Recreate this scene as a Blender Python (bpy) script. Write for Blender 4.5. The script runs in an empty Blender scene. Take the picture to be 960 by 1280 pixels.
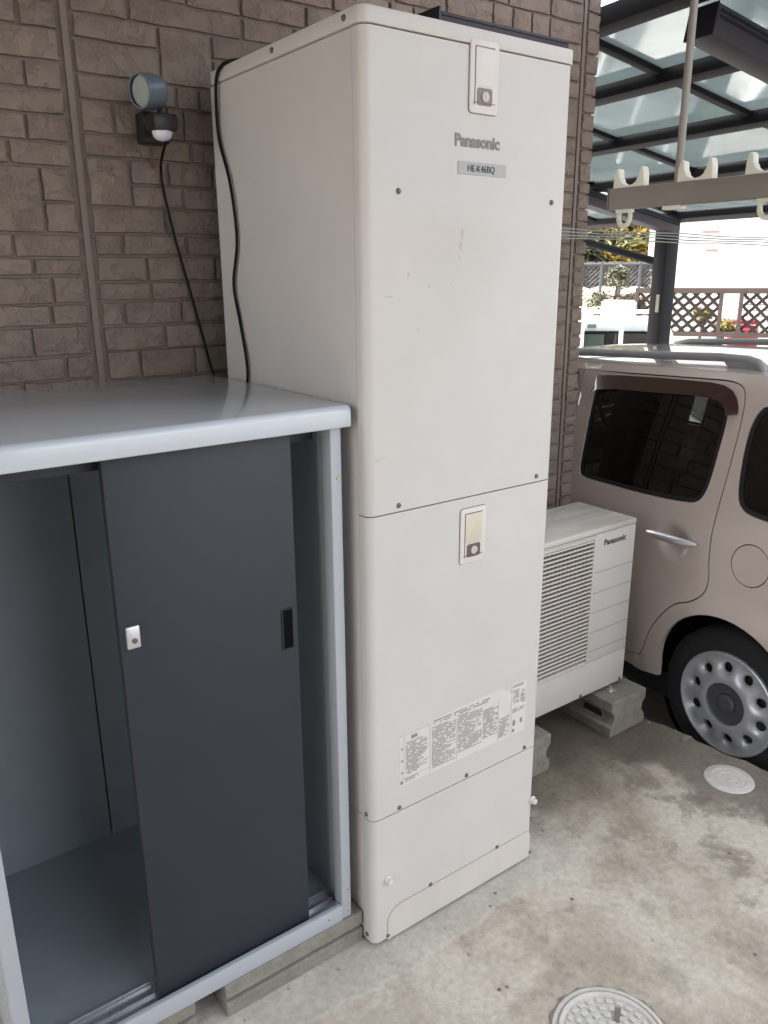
import bpy, bmesh, math, random
from math import sin, cos, pi, radians, sqrt, atan2
from mathutils import Vector, Matrix
from mathutils.geometry import delaunay_2d_cdt
S = bpy.context.scene
COL = S.collection

# ------------------------------------------------------------------ camera
CAM = Vector((-0.9871, -1.4086, 1.7392))
yaw, pitch, roll = 0.9389, -0.2907, -0.0065
F_ = Vector((cos(pitch)*cos(yaw), cos(pitch)*sin(yaw), sin(pitch)))
r_ = Vector((sin(yaw), -cos(yaw), 0)); u_ = r_.cross(F_)
R_ = r_*cos(roll)+u_*sin(roll); U_ = -r_*sin(roll)+u_*cos(roll)
cd = bpy.data.cameras.new('camera'); cam = bpy.data.objects.new('camera', cd); COL.objects.link(cam)
M3 = Matrix((R_, U_, -F_)).transposed()
cam.matrix_world = Matrix.Translation(CAM) @ M3.to_4x4()
cd.sensor_fit = 'VERTICAL'; cd.sensor_height = 36; cd.lens = 1000.2/1280*36
cd.clip_start = 0.02; cd.clip_end = 2000
S.camera = cam

# ------------------------------------------------------------------ light
SUN_AZ, SUN_EL = radians(116), radians(44)      # direction towards the sun, measured from +X
sdir = Vector((cos(SUN_EL)*cos(SUN_AZ), cos(SUN_EL)*sin(SUN_AZ), sin(SUN_EL)))
w = bpy.data.worlds.new('World'); S.world = w; w.use_nodes = True
nt = w.node_tree; nt.nodes.clear()
sky = nt.nodes.new('ShaderNodeTexSky'); sky.sky_type = 'NISHITA'; sky.sun_disc = False
sky.sun_elevation = SUN_EL; sky.sun_rotation = radians(90)-SUN_AZ; sky.dust_density = 4.0; sky.air_density = 1.0
hs = nt.nodes.new('ShaderNodeHueSaturation'); hs.inputs['Saturation'].default_value = 0.25
bg = nt.nodes.new('ShaderNodeBackground'); bg.inputs['Strength'].default_value = 0.15
wo = nt.nodes.new('ShaderNodeOutputWorld')
nt.links.new(sky.outputs[0], hs.inputs['Color']); nt.links.new(hs.outputs[0], bg.inputs[0]); nt.links.new(bg.outputs[0], wo.inputs[0])
sl = bpy.data.lights.new('sun', 'SUN'); sl.energy = 2.0; sl.angle = radians(1.5); sl.color = (1, .95, .88)
so = bpy.data.objects.new('sun', sl); COL.objects.link(so); so.rotation_euler = sdir.to_track_quat('Z', 'Y').to_euler()
S.view_settings.view_transform = 'Standard'; S.view_settings.look = 'None'; S.view_settings.gamma = 1.0
S.view_settings.exposure = 2.45
S.render.engine = 'CYCLES'
S.cycles.max_bounces = 8; S.cycles.transparent_max_bounces = 12

# ------------------------------------------------------------------ materials
MATS = {}
def L(nt, a, b): nt.links.new(a, b)
def mat(name, col, rough=.6, metal=0, var=0, vscale=8, bump=0, bscale=60, spec=.5, stain=None, coat=0, detail=4, vcol=None, aniso=None):
    """Principled with noise-driven tone variation, bump and an optional stain colour."""
    m = bpy.data.materials.new(name); m.use_nodes = True; t = m.node_tree
    b = t.nodes['Principled BSDF']
    b.inputs['Roughness'].default_value = rough; b.inputs['Metallic'].default_value = metal
    b.inputs['Specular IOR Level'].default_value = spec; b.inputs['Coat Weight'].default_value = coat
    tc = t.nodes.new('ShaderNodeTexCoord'); mp = t.nodes.new('ShaderNodeMapping'); L(t, tc.outputs['Object'], mp.inputs[0])
    if aniso: mp.inputs['Scale'].default_value = aniso
    c4 = (*col, 1)
    b.inputs['Base Color'].default_value = c4
    if var:
        n = t.nodes.new('ShaderNodeTexNoise'); n.inputs['Scale'].default_value = vscale; n.inputs['Detail'].default_value = detail
        n.inputs['Roughness'].default_value = .62; L(t, mp.outputs[0], n.inputs['Vector'])
        r = t.nodes.new('ShaderNodeValToRGB'); e = r.color_ramp.elements
        e[0].position = .32; e[1].position = .70
        d = vcol if vcol else tuple(c*(1-var) for c in col)
        e[0].color = (*d, 1); e[1].color = (*[min(1, c*(1+var*.5)) for c in col], 1)
        L(t, n.outputs[0], r.inputs[0]); out = r.outputs[0]
        if stain:
            sc, thr, scol = stain
            n2 = t.nodes.new('ShaderNodeTexNoise'); n2.inputs['Scale'].default_value = sc; n2.inputs['Detail'].default_value = 6
            n2.inputs['Roughness'].default_value = .65; L(t, tc.outputs['Object'], n2.inputs['Vector'])
            r2 = t.nodes.new('ShaderNodeMapRange'); r2.inputs['From Min'].default_value = thr; r2.inputs['From Max'].default_value = thr+.09
            L(t, n2.outputs[0], r2.inputs[0])
            mx = t.nodes.new('ShaderNodeMix'); mx.data_type = 'RGBA'; L(t, r2.outputs[0], mx.inputs['Factor'])
            L(t, out, mx.inputs[6]); mx.inputs[7].default_value = (*scol, 1); out = mx.outputs[2]
        L(t, out, b.inputs['Base Color'])
        rr = t.nodes.new('ShaderNodeMapRange'); rr.inputs['To Min'].default_value = max(.02, rough-.06); rr.inputs['To Max'].default_value = min(1, rough+.08)
        L(t, n.outputs[0], rr.inputs[0]); L(t, rr.outputs[0], b.inputs['Roughness'])
    if bump:
        n = t.nodes.new('ShaderNodeTexNoise'); n.inputs['Scale'].default_value = bscale; n.inputs['Detail'].default_value = 6
        L(t, mp.outputs[0], n.inputs['Vector'])
        bm_ = t.nodes.new('ShaderNodeBump'); bm_.inputs['Strength'].default_value = min(1, bump); bm_.inputs['Distance'].default_value = .01
        L(t, n.outputs[0], bm_.inputs['Height']); L(t, bm_.outputs[0], b.inputs['Normal'])
    MATS[name] = m
    return m

cream = mat('painted_steel_cream', (.60, .57, .54), .42, var=.05, vscale=3, bump=.04, bscale=260, stain=(9, .74, (.42, .39, .35)), spec=.4)
cream2 = mat('aged_cream_paint', (.62, .575, .525), .5, var=.07, vscale=6, bump=.05, bscale=200, stain=(6, .68, (.48, .42, .34)))
hatch_m = mat('hatch_plastic', (.68, .63, .60), .4, var=.03)
hatch_y = mat('yellowed_plastic', (.62, .56, .45), .4, var=.03)
gap_m = mat('gap_grey', (.20, .18, .165), .9)
seam_m = mat('seam_grey', (.36, .33, .30), .8)
darkgap = mat('dark_gap', (.02, .018, .017), .9)
screw_m = mat('screw_metal', (.16, .14, .13), .45, metal=.7)
zinc = mat('gold_zinc_screw', (.55, .47, .33), .35, metal=.8)
pull_m = mat('pull_shadow', (.006, .006, .007), .95, spec=.05)
black = mat('black_rubber', (.006, .006, .008), .5, spec=.2)
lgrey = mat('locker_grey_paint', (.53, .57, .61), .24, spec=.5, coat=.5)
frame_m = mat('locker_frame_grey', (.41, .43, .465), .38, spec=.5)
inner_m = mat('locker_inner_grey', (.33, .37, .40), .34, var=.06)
char_m = mat('charcoal_door_paint', (.029, .031, .041), .45, var=.05, bump=.03, bscale=300, spec=.35)
alu = mat('aluminium', (.62, .64, .68), .28, metal=.85, var=.05)
block_m = mat('concrete_block', (.26, .24, .205), .92, var=.22, vscale=22, bump=.55, bscale=120, stain=(10, .62, (.22, .20, .17)))
brick_mats = []
def brick_mat(i, col):
    m = mat('brick_%d' % i, col, .82, var=.16, vscale=14, spec=.25)
    t = m.node_tree; b = t.nodes['Principled BSDF']; tc = [n for n in t.nodes if n.type == 'TEX_COORD'][0]
    g = t.nodes.new('ShaderNodeNewGeometry')
    n1 = t.nodes.new('ShaderNodeTexNoise'); n1.inputs['Scale'].default_value = 19; n1.inputs['Detail'].default_value = 7; n1.inputs['Roughness'].default_value = .62; n1.inputs['Distortion'].default_value = .25
    n2 = t.nodes.new('ShaderNodeTexVoronoi'); n2.inputs['Scale'].default_value = 34
    n3 = t.nodes.new('ShaderNodeTexNoise'); n3.inputs['Scale'].default_value = 180; n3.inputs['Detail'].default_value = 4
    for n in (n1, n2, n3): L(t, g.outputs['Position'], n.inputs['Vector'])
    st = t.nodes.new('ShaderNodeMapRange'); st.inputs['From Min'].default_value = .40; st.inputs['From Max'].default_value = .52; L(t, n1.outputs[0], st.inputs[0])
    a = t.nodes.new('ShaderNodeMath'); a.operation = 'MULTIPLY_ADD'; a.inputs[1].default_value = .45; L(t, n2.outputs[0], a.inputs[0]); L(t, st.outputs[0], a.inputs[2])
    a2 = t.nodes.new('ShaderNodeMath'); a2.operation = 'MULTIPLY_ADD'; a2.inputs[1].default_value = .35; L(t, n3.outputs[0], a2.inputs[0]); L(t, a.outputs[0], a2.inputs[2])
    bm_ = t.nodes.new('ShaderNodeBump'); bm_.inputs['Strength'].default_value = .8; bm_.inputs['Distance'].default_value = .0048
    L(t, a2.outputs[0], bm_.inputs['Height']); L(t, bm_.outputs[0], b.inputs['Normal'])
    return m
for i, c in enumerate([(.240, .188, .157), (.226, .177, .148), (.252, .199, .167)]): brick_mats.append(brick_mat(i, c))
joint_m = mat('siding_joint', (.215, .168, .14), .85, var=.12, vscale=20, bump=.3, bscale=150)
caulk_m = mat('sealant_brown', (.20, .157, .13), .6, var=.08)
car_m = mat('car_paint_pinkish_beige', (.60, .515, .465), .25, metal=.1, spec=.5, coat=1)
rail_m = mat('roof_rail_grey', (.30, .30, .315), .42, var=.05)
chrome = mat('satin_chrome', (.66, .66, .68), .36, metal=.7)
silver = mat('wheel_silver', (.56, .57, .60), .38, metal=.45, coat=.3)
hubgrey = mat('hub_grey', (.10, .10, .11), .5, metal=.3)
tyre_m = mat('tyre_rubber', (.018, .017, .017), .8, var=.2, bump=.1)
visor_m = mat('smoked_visor', (.045, .022, .018), .15, spec=.6)
dkplastic = mat('black_trim', (.015, .015, .017), .4)
carport_m = mat('carport_bronze', (.016, .016, .019), .6, spec=.15)
carport_p = mat('carport_purple_grey', (.045, .042, .052), .5, spec=.3)
polebar_m = mat('taupe_aluminium', (.235, .212, .185), .42, metal=.3, var=.05)
hook_m = mat('cream_plastic_hook', (.66, .65, .54), .4, var=.04)
wire_m = mat('wire_sheath', (.30, .31, .28), .55, var=.1)
white_m = mat('white_paint', (.8, .8, .78), .5, var=.04, bump=.04)
building_m = mat('white_render', (.82, .80, .77), .8, var=.05, vscale=2)
brownwood = mat('brown_lattice', (.115, .08, .068), .7, var=.15)
red_m = mat('red_paint', (.38, .025, .04), .4)
bark_m = mat('bark', (.12, .085, .06), .95, var=.3, vscale=20, bump=.6)
dirt_m = mat('dry_earth', (.42, .33, .25), .95, var=.25, vscale=5, bump=.5, bscale=30)
stone_m = mat('stone_grey', (.07, .065, .06), .9, var=.35, vscale=6, bump=.5, bscale=20)
galv = mat('galvanised_wire', (.12, .13, .14), .5, metal=.4)
seat_m = mat('seat_cloth', (.16, .13, .11), .9)
cap_m = mat('pale_cap', (.66, .635, .59), .8, var=.12, vscale=30, bump=.3, bscale=80)
print_m = mat('print_grey', (.26, .245, .24), .6)
logo_m = mat('logo_grey', (.20, .185, .19), .45)
label_m = mat('label_sheet', (.66, .645, .60), .45, var=.04)
plate_m = mat('model_plate', (.40, .405, .39), .45, metal=.0)
ink_m = mat('black_ink', (.03, .03, .035), .5)
solar_m = mat('dark_cells', (.015, .016, .025), .12, spec=.7)
lens_m = mat('lamp_lens', (.34, .37, .33), .25, spec=.6)
lamp_m = mat('lamp_body_grey', (.13, .16, .20), .35, var=.05)
dome_m = mat('sensor_dome', (.68, .66, .72), .35)
nb_m = mat('unseen_wall_grey', (.13, .125, .12), .85, var=.1, bump=.2)
asphalt = mat('carpark_concrete', (.30, .28, .26), .92, var=.25, vscale=3, bump=.4, bscale=80)
leafs = [mat('leaf_%d' % i, c, .6, var=.3, vscale=3) for i, c in enumerate([(.30, .20, .03), (.14, .15, .035), (.03, .038, .016), (.13, .13, .075), (.08, .09, .04)])]

def mixed(name, fn):
    m = bpy.data.materials.new(name); m.use_nodes = True; t = m.node_tree; t.nodes.clear()
    o = t.nodes.new('ShaderNodeOutputMaterial'); L(t, fn(t), o.inputs[0]); return m
def _glass(tint, gl):
    def f(t):
        tr = t.nodes.new('ShaderNodeBsdfTransparent'); tr.inputs[0].default_value = (*tint, 1)
        g = t.nodes.new('ShaderNodeBsdfGlossy'); g.inputs['Roughness'].default_value = .02; g.inputs[0].default_value = (.9, .9, .9, 1)
        fr = t.nodes.new('ShaderNodeFresnel'); fr.inputs[0].default_value = gl
        mx = t.nodes.new('ShaderNodeMixShader'); L(t, fr.outputs[0], mx.inputs[0]); L(t, tr.outputs[0], mx.inputs[1]); L(t, g.outputs[0], mx.inputs[2])
        return mx.outputs[0]
    return f
glass_dark = mixed('tinted_glass', _glass((.09, .094, .09), 1.65))
glass_lite = mixed('clear_glass', _glass((.6, .66, .64), 1.45))
def _poly(t):
    tr = t.nodes.new('ShaderNodeBsdfTransparent'); tr.inputs[0].default_value = (.78, .83, .82, 1)
    tl = t.nodes.new('ShaderNodeBsdfTranslucent'); tl.inputs[0].default_value = (.66, .74, .72, 1)
    g = t.nodes.new('ShaderNodeBsdfGlossy'); g.inputs['Roughness'].default_value = .06; g.inputs[0].default_value = (.9, .9, .9, 1)
    fr = t.nodes.new('ShaderNodeFresnel'); fr.inputs[0].default_value = 1.5
    n = t.nodes.new('ShaderNodeTexNoise'); n.inputs['Scale'].default_value = 3.5; n.inputs['Detail'].default_value = 5
    tc = t.nodes.new('ShaderNodeTexCoord'); L(t, tc.outputs['Object'], n.inputs['Vector'])
    mr = t.nodes.new('ShaderNodeMapRange'); mr.inputs['To Min'].default_value = .30; mr.inputs['To Max'].default_value = .62; L(t, n.outputs[0], mr.inputs[0])
    m1 = t.nodes.new('ShaderNodeMixShader'); L(t, mr.outputs[0], m1.inputs[0]); L(t, tr.outputs[0], m1.inputs[1]); L(t, tl.outputs[0], m1.inputs[2])
    m2 = t.nodes.new('ShaderNodeMixShader'); L(t, fr.outputs[0], m2.inputs[0]); L(t, m1.outputs[0], m2.inputs[1]); L(t, g.outputs[0], m2.inputs[2])
    return m2.outputs[0]
poly_m = mixed('polycarbonate', _poly)

# yard concrete: cast tones, a darker damp band along the slab edge, streaks, spots and cracks
def ground_mat():
    m = bpy.data.materials.new('yard_concrete'); m.use_nodes = True; t = m.node_tree; b = t.nodes['Principled BSDF']
    g = t.nodes.new('ShaderNodeNewGeometry'); sx = t.nodes.new('ShaderNodeSeparateXYZ'); L(t, g.outputs['Position'], sx.inputs[0])
    def noise(sc, det=6, rough=.6, dist=0):
        n = t.nodes.new('ShaderNodeTexNoise'); n.inputs['Scale'].default_value = sc; n.inputs['Detail'].default_value = det
        n.inputs['Roughness'].default_value = rough; n.inputs['Distortion'].default_value = dist
        L(t, g.outputs['Position'], n.inputs['Vector']); return n.outputs[0]
    def math_(op, a, b2, c=None):
        n = t.nodes.new('ShaderNodeMath'); n.operation = op
        for i, v in enumerate((a, b2, c)):
            if v is None: continue
            if isinstance(v, (int, float)): n.inputs[i].default_value = v
            else: L(t, v, n.inputs[i])
        return n.outputs[0]
    def rng(v, a, b2):
        n = t.nodes.new('ShaderNodeMapRange'); n.interpolation_type = 'SMOOTHSTEP'; n.inputs['From Min'].default_value = a; n.inputs['From Max'].default_value = b2; L(t, v, n.inputs[0]); return n.outputs[0]
    def mixc(f, a, bcol):
        n = t.nodes.new('ShaderNodeMix'); n.data_type = 'RGBA'; L(t, f, n.inputs['Factor'])
        if isinstance(a, tuple): n.inputs[6].default_value = (*a, 1)
        else: L(t, a, n.inputs[6])
        n.inputs[7].default_value = (*bcol, 1); return n.outputs[2]
    big = noise(2.3, 7, .62, .4); mid = noise(7, 8, .68, .3); fine = noise(48, 6, .7); wob = noise(5, 4, .6)
    c = mixc(rng(big, .40, .62), (.48, .41, .33), (.68, .61, .52))
    c = mixc(math_('MULTIPLY', rng(mid, .50, .66), .42), c, (.27, .23, .18))
    c = mixc(math_('MULTIPLY', rng(mid, .44, .33), .5), c, (.60, .56, .50))
    # damp darker band: x grows towards the slab edge, edge line wanders
    xx = math_('ADD', sx.outputs[0], math_('MULTIPLY', math_('SUBTRACT', wob, .5), .45))
    yy = math_('ADD', sx.outputs[1], math_('MULTIPLY', math_('SUBTRACT', wob, .5), .5))
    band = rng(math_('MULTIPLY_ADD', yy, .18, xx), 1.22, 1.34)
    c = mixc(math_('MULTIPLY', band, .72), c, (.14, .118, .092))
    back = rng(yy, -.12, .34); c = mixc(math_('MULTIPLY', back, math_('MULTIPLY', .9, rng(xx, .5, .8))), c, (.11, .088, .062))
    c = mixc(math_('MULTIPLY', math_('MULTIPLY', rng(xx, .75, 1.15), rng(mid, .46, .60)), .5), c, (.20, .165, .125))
    # pale mortar haunch along the foot of the tank
    mort = math_('MULTIPLY', rng(math_('ADD', sx.outputs[1], math_('MULTIPLY', math_('SUBTRACT', wob, .5), .10)), -.105, -.085), rng(sx.outputs[0], .75, .55))
    c = mixc(math_('MULTIPLY', mort, .5), c, (.62, .60, .56))
    spk = t.nodes.new('ShaderNodeTexVoronoi'); spk.inputs['Scale'].default_value = 16; L(t, g.outputs['Position'], spk.inputs['Vector'])
    c = mixc(math_('MULTIPLY', rng(spk.outputs[0], .13, .05), rng(mid, .5, .58)), c, (.17, .15, .13))
    cr = t.nodes.new('ShaderNodeTexVoronoi'); cr.feature = 'DISTANCE_TO_EDGE'; cr.inputs['Scale'].default_value = 1.9
    wp = t.nodes.new('ShaderNodeVectorMath'); wp.operation = 'MULTIPLY_ADD'
    nn = t.nodes.new('ShaderNodeTexNoise'); nn.inputs['Scale'].default_value = 6; L(t, g.outputs['Position'], nn.inputs['Vector'])
    L(t, nn.outputs['Color'], wp.inputs[0]); wp.inputs[1].default_value = (.25, .25, 0); L(t, g.outputs['Position'], wp.inputs[2]); L(t, wp.outputs[0], cr.inputs['Vector'])
    crack = math_('MULTIPLY', rng(cr.outputs[0], .012, .003), rng(big, .5, .6))
    c = mixc(math_('MULTIPLY', crack, .12), c, (.2, .175, .145))
    mul = t.nodes.new('ShaderNodeMix'); mul.data_type = 'RGBA'; mul.blend_type = 'MULTIPLY'; mul.inputs['Factor'].default_value = .35; L(t, c, mul.inputs[6])
    rf = t.nodes.new('ShaderNodeValToRGB'); L(t, fine, rf.inputs[0]); rf.color_ramp.elements[0].position = .3; rf.color_ramp.elements[0].color = (.30, .28, .25, 1); rf.color_ramp.elements[1].position = .6
    L(t, rf.outputs[0], mul.inputs[7]); L(t, mul.outputs[2], b.inputs['Base Color'])
    L(t, math_('SUBTRACT', .93, math_('MULTIPLY', band, .3)), b.inputs['Roughness'])
    h = math_('MULTIPLY_ADD', mid, 1.2, fine); h = math_('SUBTRACT', h, math_('MULTIPLY', crack, .15)); h = math_('MULTIPLY_ADD', mort, .8, h)
    bp = t.nodes.new('ShaderNodeBump'); bp.inputs['Strength'].default_value = .6; bp.inputs['Distance'].default_value = .006; L(t, h, bp.inputs['Height']); L(t, bp.outputs[0], b.inputs['Normal'])
    return m
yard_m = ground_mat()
def streak_mat():
    m = mat('weathered_cream_top', (.60, .55, .50), .5, var=.02)
    t = m.node_tree; b = t.nodes['Principled BSDF']
    tc = t.nodes.new('ShaderNodeTexCoord'); mp = t.nodes.new('ShaderNodeMapping'); mp.inputs['Scale'].default_value = (2.2, 16, 1); mp.inputs['Rotation'].default_value = (0, 0, .1)
    n = t.nodes.new('ShaderNodeTexNoise'); n.inputs['Scale'].default_value = 1.6; n.inputs['Detail'].default_value = 6; n.inputs['Distortion'].default_value = .8
    L(t, tc.outputs['Object'], mp.inputs[0]); L(t, mp.outputs[0], n.inputs['Vector'])
    r = t.nodes.new('ShaderNodeValToRGB'); e = r.color_ramp.elements; e[0].position = .35; e[0].color = (.53, .47, .415, 1); e[1].position = .62; e[1].color = (.66, .61, .55, 1)
    L(t, n.outputs[0], r.inputs[0]); L(t, r.outputs[0], b.inputs['Base Color']); return m
streak_m = streak_mat()

# ------------------------------------------------------------------ mesh helpers
def wmat(o):
    return (wmat(o.parent) if o.parent else Matrix.Identity(4)) @ o.matrix_basis
class MB:
    def __init__(s): s.v = []; s.f = []
    def add(s, vs, fs):
        n = len(s.v); s.v += [Vector(p) for p in vs]; s.f += [tuple(i+n for i in f) for f in fs]; return s
    def box(s, a, b):
        (x0, y0, z0), (x1, y1, z1) = a, b
        return s.add([(x0,y0,z0),(x1,y0,z0),(x1,y1,z0),(x0,y1,z0),(x0,y0,z1),(x1,y0,z1),(x1,y1,z1),(x0,y1,z1)],
                     [(0,3,2,1),(4,5,6,7),(0,1,5,4),(1,2,6,5),(2,3,7,6),(3,0,4,7)])
    def obox(s, c, ax, ay, az):     # centre and half axes
        c, ax, ay, az = map(Vector, (c, ax, ay, az)); vs = []
        for k in (-1, 1):
            for i, j in ((-1,-1),(1,-1),(1,1),(-1,1)): vs.append(c+ax*i+ay*j+az*k)
        return s.add(vs, [(0,3,2,1),(4,5,6,7),(0,1,5,4),(1,2,6,5),(2,3,7,6),(3,0,4,7)])
    def tube(s, pts, r, n=8, cap=True):
        pts = [Vector(p) for p in pts]; rs = r if isinstance(r, (list, tuple)) else [r]*len(pts); vs = []; fs = []; ref = None
        for i, p in enumerate(pts):
            d = (pts[min(i+1, len(pts)-1)]-pts[max(i-1, 0)]).normalized()
            if ref is None: ref = d.orthogonal().normalized()
            ref = (ref-d*ref.dot(d)).normalized(); e = d.cross(ref)
            for k in range(n): a = 2*pi*k/n; vs.append(p+(ref*cos(a)+e*sin(a))*rs[i])
        for i in range(len(pts)-1):
            for k in range(n): fs.append((i*n+k, i*n+(k+1) % n, (i+1)*n+(k+1) % n, (i+1)*n+k))
        if cap: fs += [tuple(range(n))[::-1], tuple(range((len(pts)-1)*n, len(pts)*n))]
        return s.add(vs, fs)
    def lathe(s, c, axis, prof, n=24):      # prof: (radius, height) list
        c = Vector(c); ax = Vector(axis).normalized(); e1 = ax.orthogonal().normalized(); e2 = ax.cross(e1); vs = []; fs = []
        for r, h in prof:
            for k in range(n): a = 2*pi*k/n; vs.append(c+ax*h+(e1*cos(a)+e2*sin(a))*max(r, 1e-5))
        for i in range(len(prof)-1):
            for k in range(n): fs.append((i*n+k, i*n+(k+1) % n, (i+1)*n+(k+1) % n, (i+1)*n+k))
        return s.add(vs, fs)
    def prism(s, poly, o, ex, ey, d):       # polygon in the plane (ex, ey) at o, extruded by vector d
        o, ex, ey, d = map(Vector, (o, ex, ey, d)); n = len(poly)
        vs = [o+ex*a+ey*b for a, b in poly]; vs += [p+d for p in vs]
        fs = [tuple(range(n))[::-1], tuple(range(n, 2*n))]+[(i, (i+1) % n, n+(i+1) % n, n+i) for i in range(n)]
        return s.add(vs, fs)
    def mesh(s, name, m, inv=None, bevel=0, smooth=True, angle=35, seg=2, weld=True):
        vs = [inv @ p for p in s.v] if inv else s.v
        me = bpy.data.meshes.new(name); me.from_pydata([tuple(p) for p in vs], [], s.f)
        b = bmesh.new(); b.from_mesh(me)
        if weld: bmesh.ops.remove_doubles(b, verts=b.verts, dist=1e-5)
        bmesh.ops.recalc_face_normals(b, faces=b.faces)
        if bevel:
            ed = [e for e in b.edges if len(e.link_faces) == 2 and e.calc_face_angle(0) > .6]
            bmesh.ops.bevel(b, geom=ed, offset=bevel, segments=seg, profile=.5, affect='EDGES', clamp_overlap=True)
        b.to_mesh(me); b.free()
        if smooth:
            for p in me.polygons: p.use_smooth = True
            me.set_sharp_from_angle(angle=radians(angle))
        for x in (m if isinstance(m, list) else [m]): me.materials.append(x)
        return me
    def build(s, name, m, parent=None, **k):
        inv = wmat(parent).inverted() if parent else None
        o = bpy.data.objects.new(name, s.mesh(name, m, inv, **k)); COL.objects.link(o); o.parent = parent
        return o
def tag(o, label=None, cat=None, group=None, kind=None):
    for k, v in (('label', label), ('category', cat), ('group', group), ('kind', kind)):
        if v: o[k] = v
    return o
def thing(name, loc, label, cat, group=None, rz=0):
    o = bpy.data.objects.new(name, None); COL.objects.link(o); o.location = loc; o.rotation_euler = (0, 0, rz); o.empty_display_size = .1
    return tag(o, label, cat, group)
def inst(name, me, parent, loc, rot=None):      # loc in world space
    o = bpy.data.objects.new(name, me); COL.objects.link(o); o.parent = parent
    l = wmat(parent).inverted() @ Vector(loc) if parent else Vector(loc)
    o.location = l
    if rot is not None: o.rotation_euler = rot
    return o
def copy_tree(o, parent=None):
    c = o.copy(); COL.objects.link(c); c.parent = parent
    for ch in [x for x in o.children]: copy_tree(ch, c)
    return c
def text(name, s, size, m, parent, o, ex, ey, ext=.0006, bold=0, sx=1.0):
    """lettering as a thin relief; o = lower left corner, ex/ey = unit writing directions (world)"""
    cu = bpy.data.curves.new(name, 'FONT'); cu.body = s; cu.size = size; cu.extrude = ext; cu.offset = bold; cu.resolution_u = 3
    t = bpy.data.objects.new(name, cu); COL.objects.link(t); bpy.context.view_layer.update()
    me = bpy.data.meshes.new_from_object(t.evaluated_get(bpy.context.evaluated_depsgraph_get()))
    bpy.data.objects.remove(t); bpy.data.curves.remove(cu)
    ex, ey = Vector(ex).normalized(), Vector(ey).normalized(); ez = ex.cross(ey)
    inv = wmat(parent).inverted()
    for v in me.vertices: v.co = inv @ (Vector(o)+ex*v.co.x*sx+ey*v.co.y+ez*v.co.z)
    me.materials.clear(); me.materials.append(m); me.name = name
    ob = bpy.data.objects.new(name, me); COL.objects.link(ob); ob.parent = parent; return ob
def rrect(x0, z0, x1, z1, r, n=4):
    out = []
    for cx, cz, a0 in ((x1-r, z0+r, -90), (x1-r, z1-r, 0), (x0+r, z1-r, 90), (x0+r, z0+r, 180)):
        for k in range(n+1): a = radians(a0+90*k/n); out.append((cx+r*cos(a), cz+r*sin(a)))
    return out
def smooth_poly(pts, it=2):
    for _ in range(it):
        q = []
        for i in range(len(pts)):
            a, b = pts[i], pts[(i+1) % len(pts)]
            q += [(a[0]*.75+b[0]*.25, a[1]*.75+b[1]*.25), (a[0]*.25+b[0]*.75, a[1]*.25+b[1]*.75)]
        pts = q
    return pts
def dense(pts, d):
    out = []
    for i in range(len(pts)):
        a, b = pts[i], pts[(i+1) % len(pts)]; l = math.hypot(b[0]-a[0], b[1]-a[1]); n = max(1, int(l/d))
        out += [(a[0]+(b[0]-a[0])*k/n, a[1]+(b[1]-a[1])*k/n) for k in range(n)]
    return out
def area(p): return sum(p[i][0]*p[(i+1) % len(p)][1]-p[(i+1) % len(p)][0]*p[i][1] for i in range(len(p)))/2
def offset(p, d):       # shrink by d (positive = inwards)
    sg = 1 if area(p) > 0 else -1; out = []
    for i in range(len(p)):
        a, b, c = p[i-1], p[i], p[(i+1) % len(p)]
        t = Vector((c[0]-a[0], c[1]-a[1])); t.normalize(); out.append((b[0]-t.y*d*sg, b[1]+t.x*d*sg))
    return out
def inside(x, y, p):
    c = False; n = len(p); j = n-1
    for i in range(n):
        if (p[i][1] > y) != (p[j][1] > y) and x < (p[j][0]-p[i][0])*(y-p[i][1])/(p[j][1]-p[i][1])+p[i][0]: c = not c
        j = i
    return c
def cdt(mb, outline, holes, sp, fmap, flange=.0, extra=None):
    """triangulated curved sheet with holes; fmap(a, b, depth) -> 3D; flange turns the rims inwards"""
    loops = [dense(outline, sp)]+[dense(h, sp) for h in holes]
    vs = []; es = []
    for lp in loops:
        n0 = len(vs); vs += lp; es += [(n0+i, n0+(i+1) % len(lp)) for i in range(len(lp))]
    nb = len(vs)
    x0 = min(p[0] for p in outline); x1 = max(p[0] for p in outline); y0 = min(p[1] for p in outline); y1 = max(p[1] for p in outline)
    nx, ny = int((x1-x0)/sp)+1, int((y1-y0)/sp)+1
    grid = {}
    for p in vs: grid.setdefault((int(p[0]/sp), int(p[1]/sp)), []).append(p)
    for i in range(nx):
        for j in range(ny):
            x = x0+(i+.5+(j % 2)*.3)*sp; y = y0+(j+.5)*sp
            if not inside(x, y, outline) or any(inside(x, y, h) for h in holes): continue
            gi, gj = int(x/sp), int(y/sp)
            if any((x-p[0])**2+(y-p[1])**2 < (sp*.55)**2 for a in (-1, 0, 1) for b in (-1, 0, 1) for p in grid.get((gi+a, gj+b), [])): continue
            vs.append((x, y))
    r = delaunay_2d_cdt([Vector(p) for p in vs], es, [], 0, 1e-6)
    pv, pf = r[0], r[2]; fs = []
    for f in pf:
        cx = sum(pv[i].x for i in f)/3; cy = sum(pv[i].y for i in f)/3
        if inside(cx, cy, outline) and not any(inside(cx, cy, h) for h in holes): fs.append(tuple(f))
    mb.add([fmap(p.x, p.y, 0) for p in pv], fs)
    if flange:
        for lp in loops:
            n = len(lp); mb.add([fmap(a, b, 0) for a, b in lp]+[fmap(a, b, flange) for a, b in lp], [(i, (i+1) % n, n+(i+1) % n, n+i) for i in range(n)])
    return mb

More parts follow.
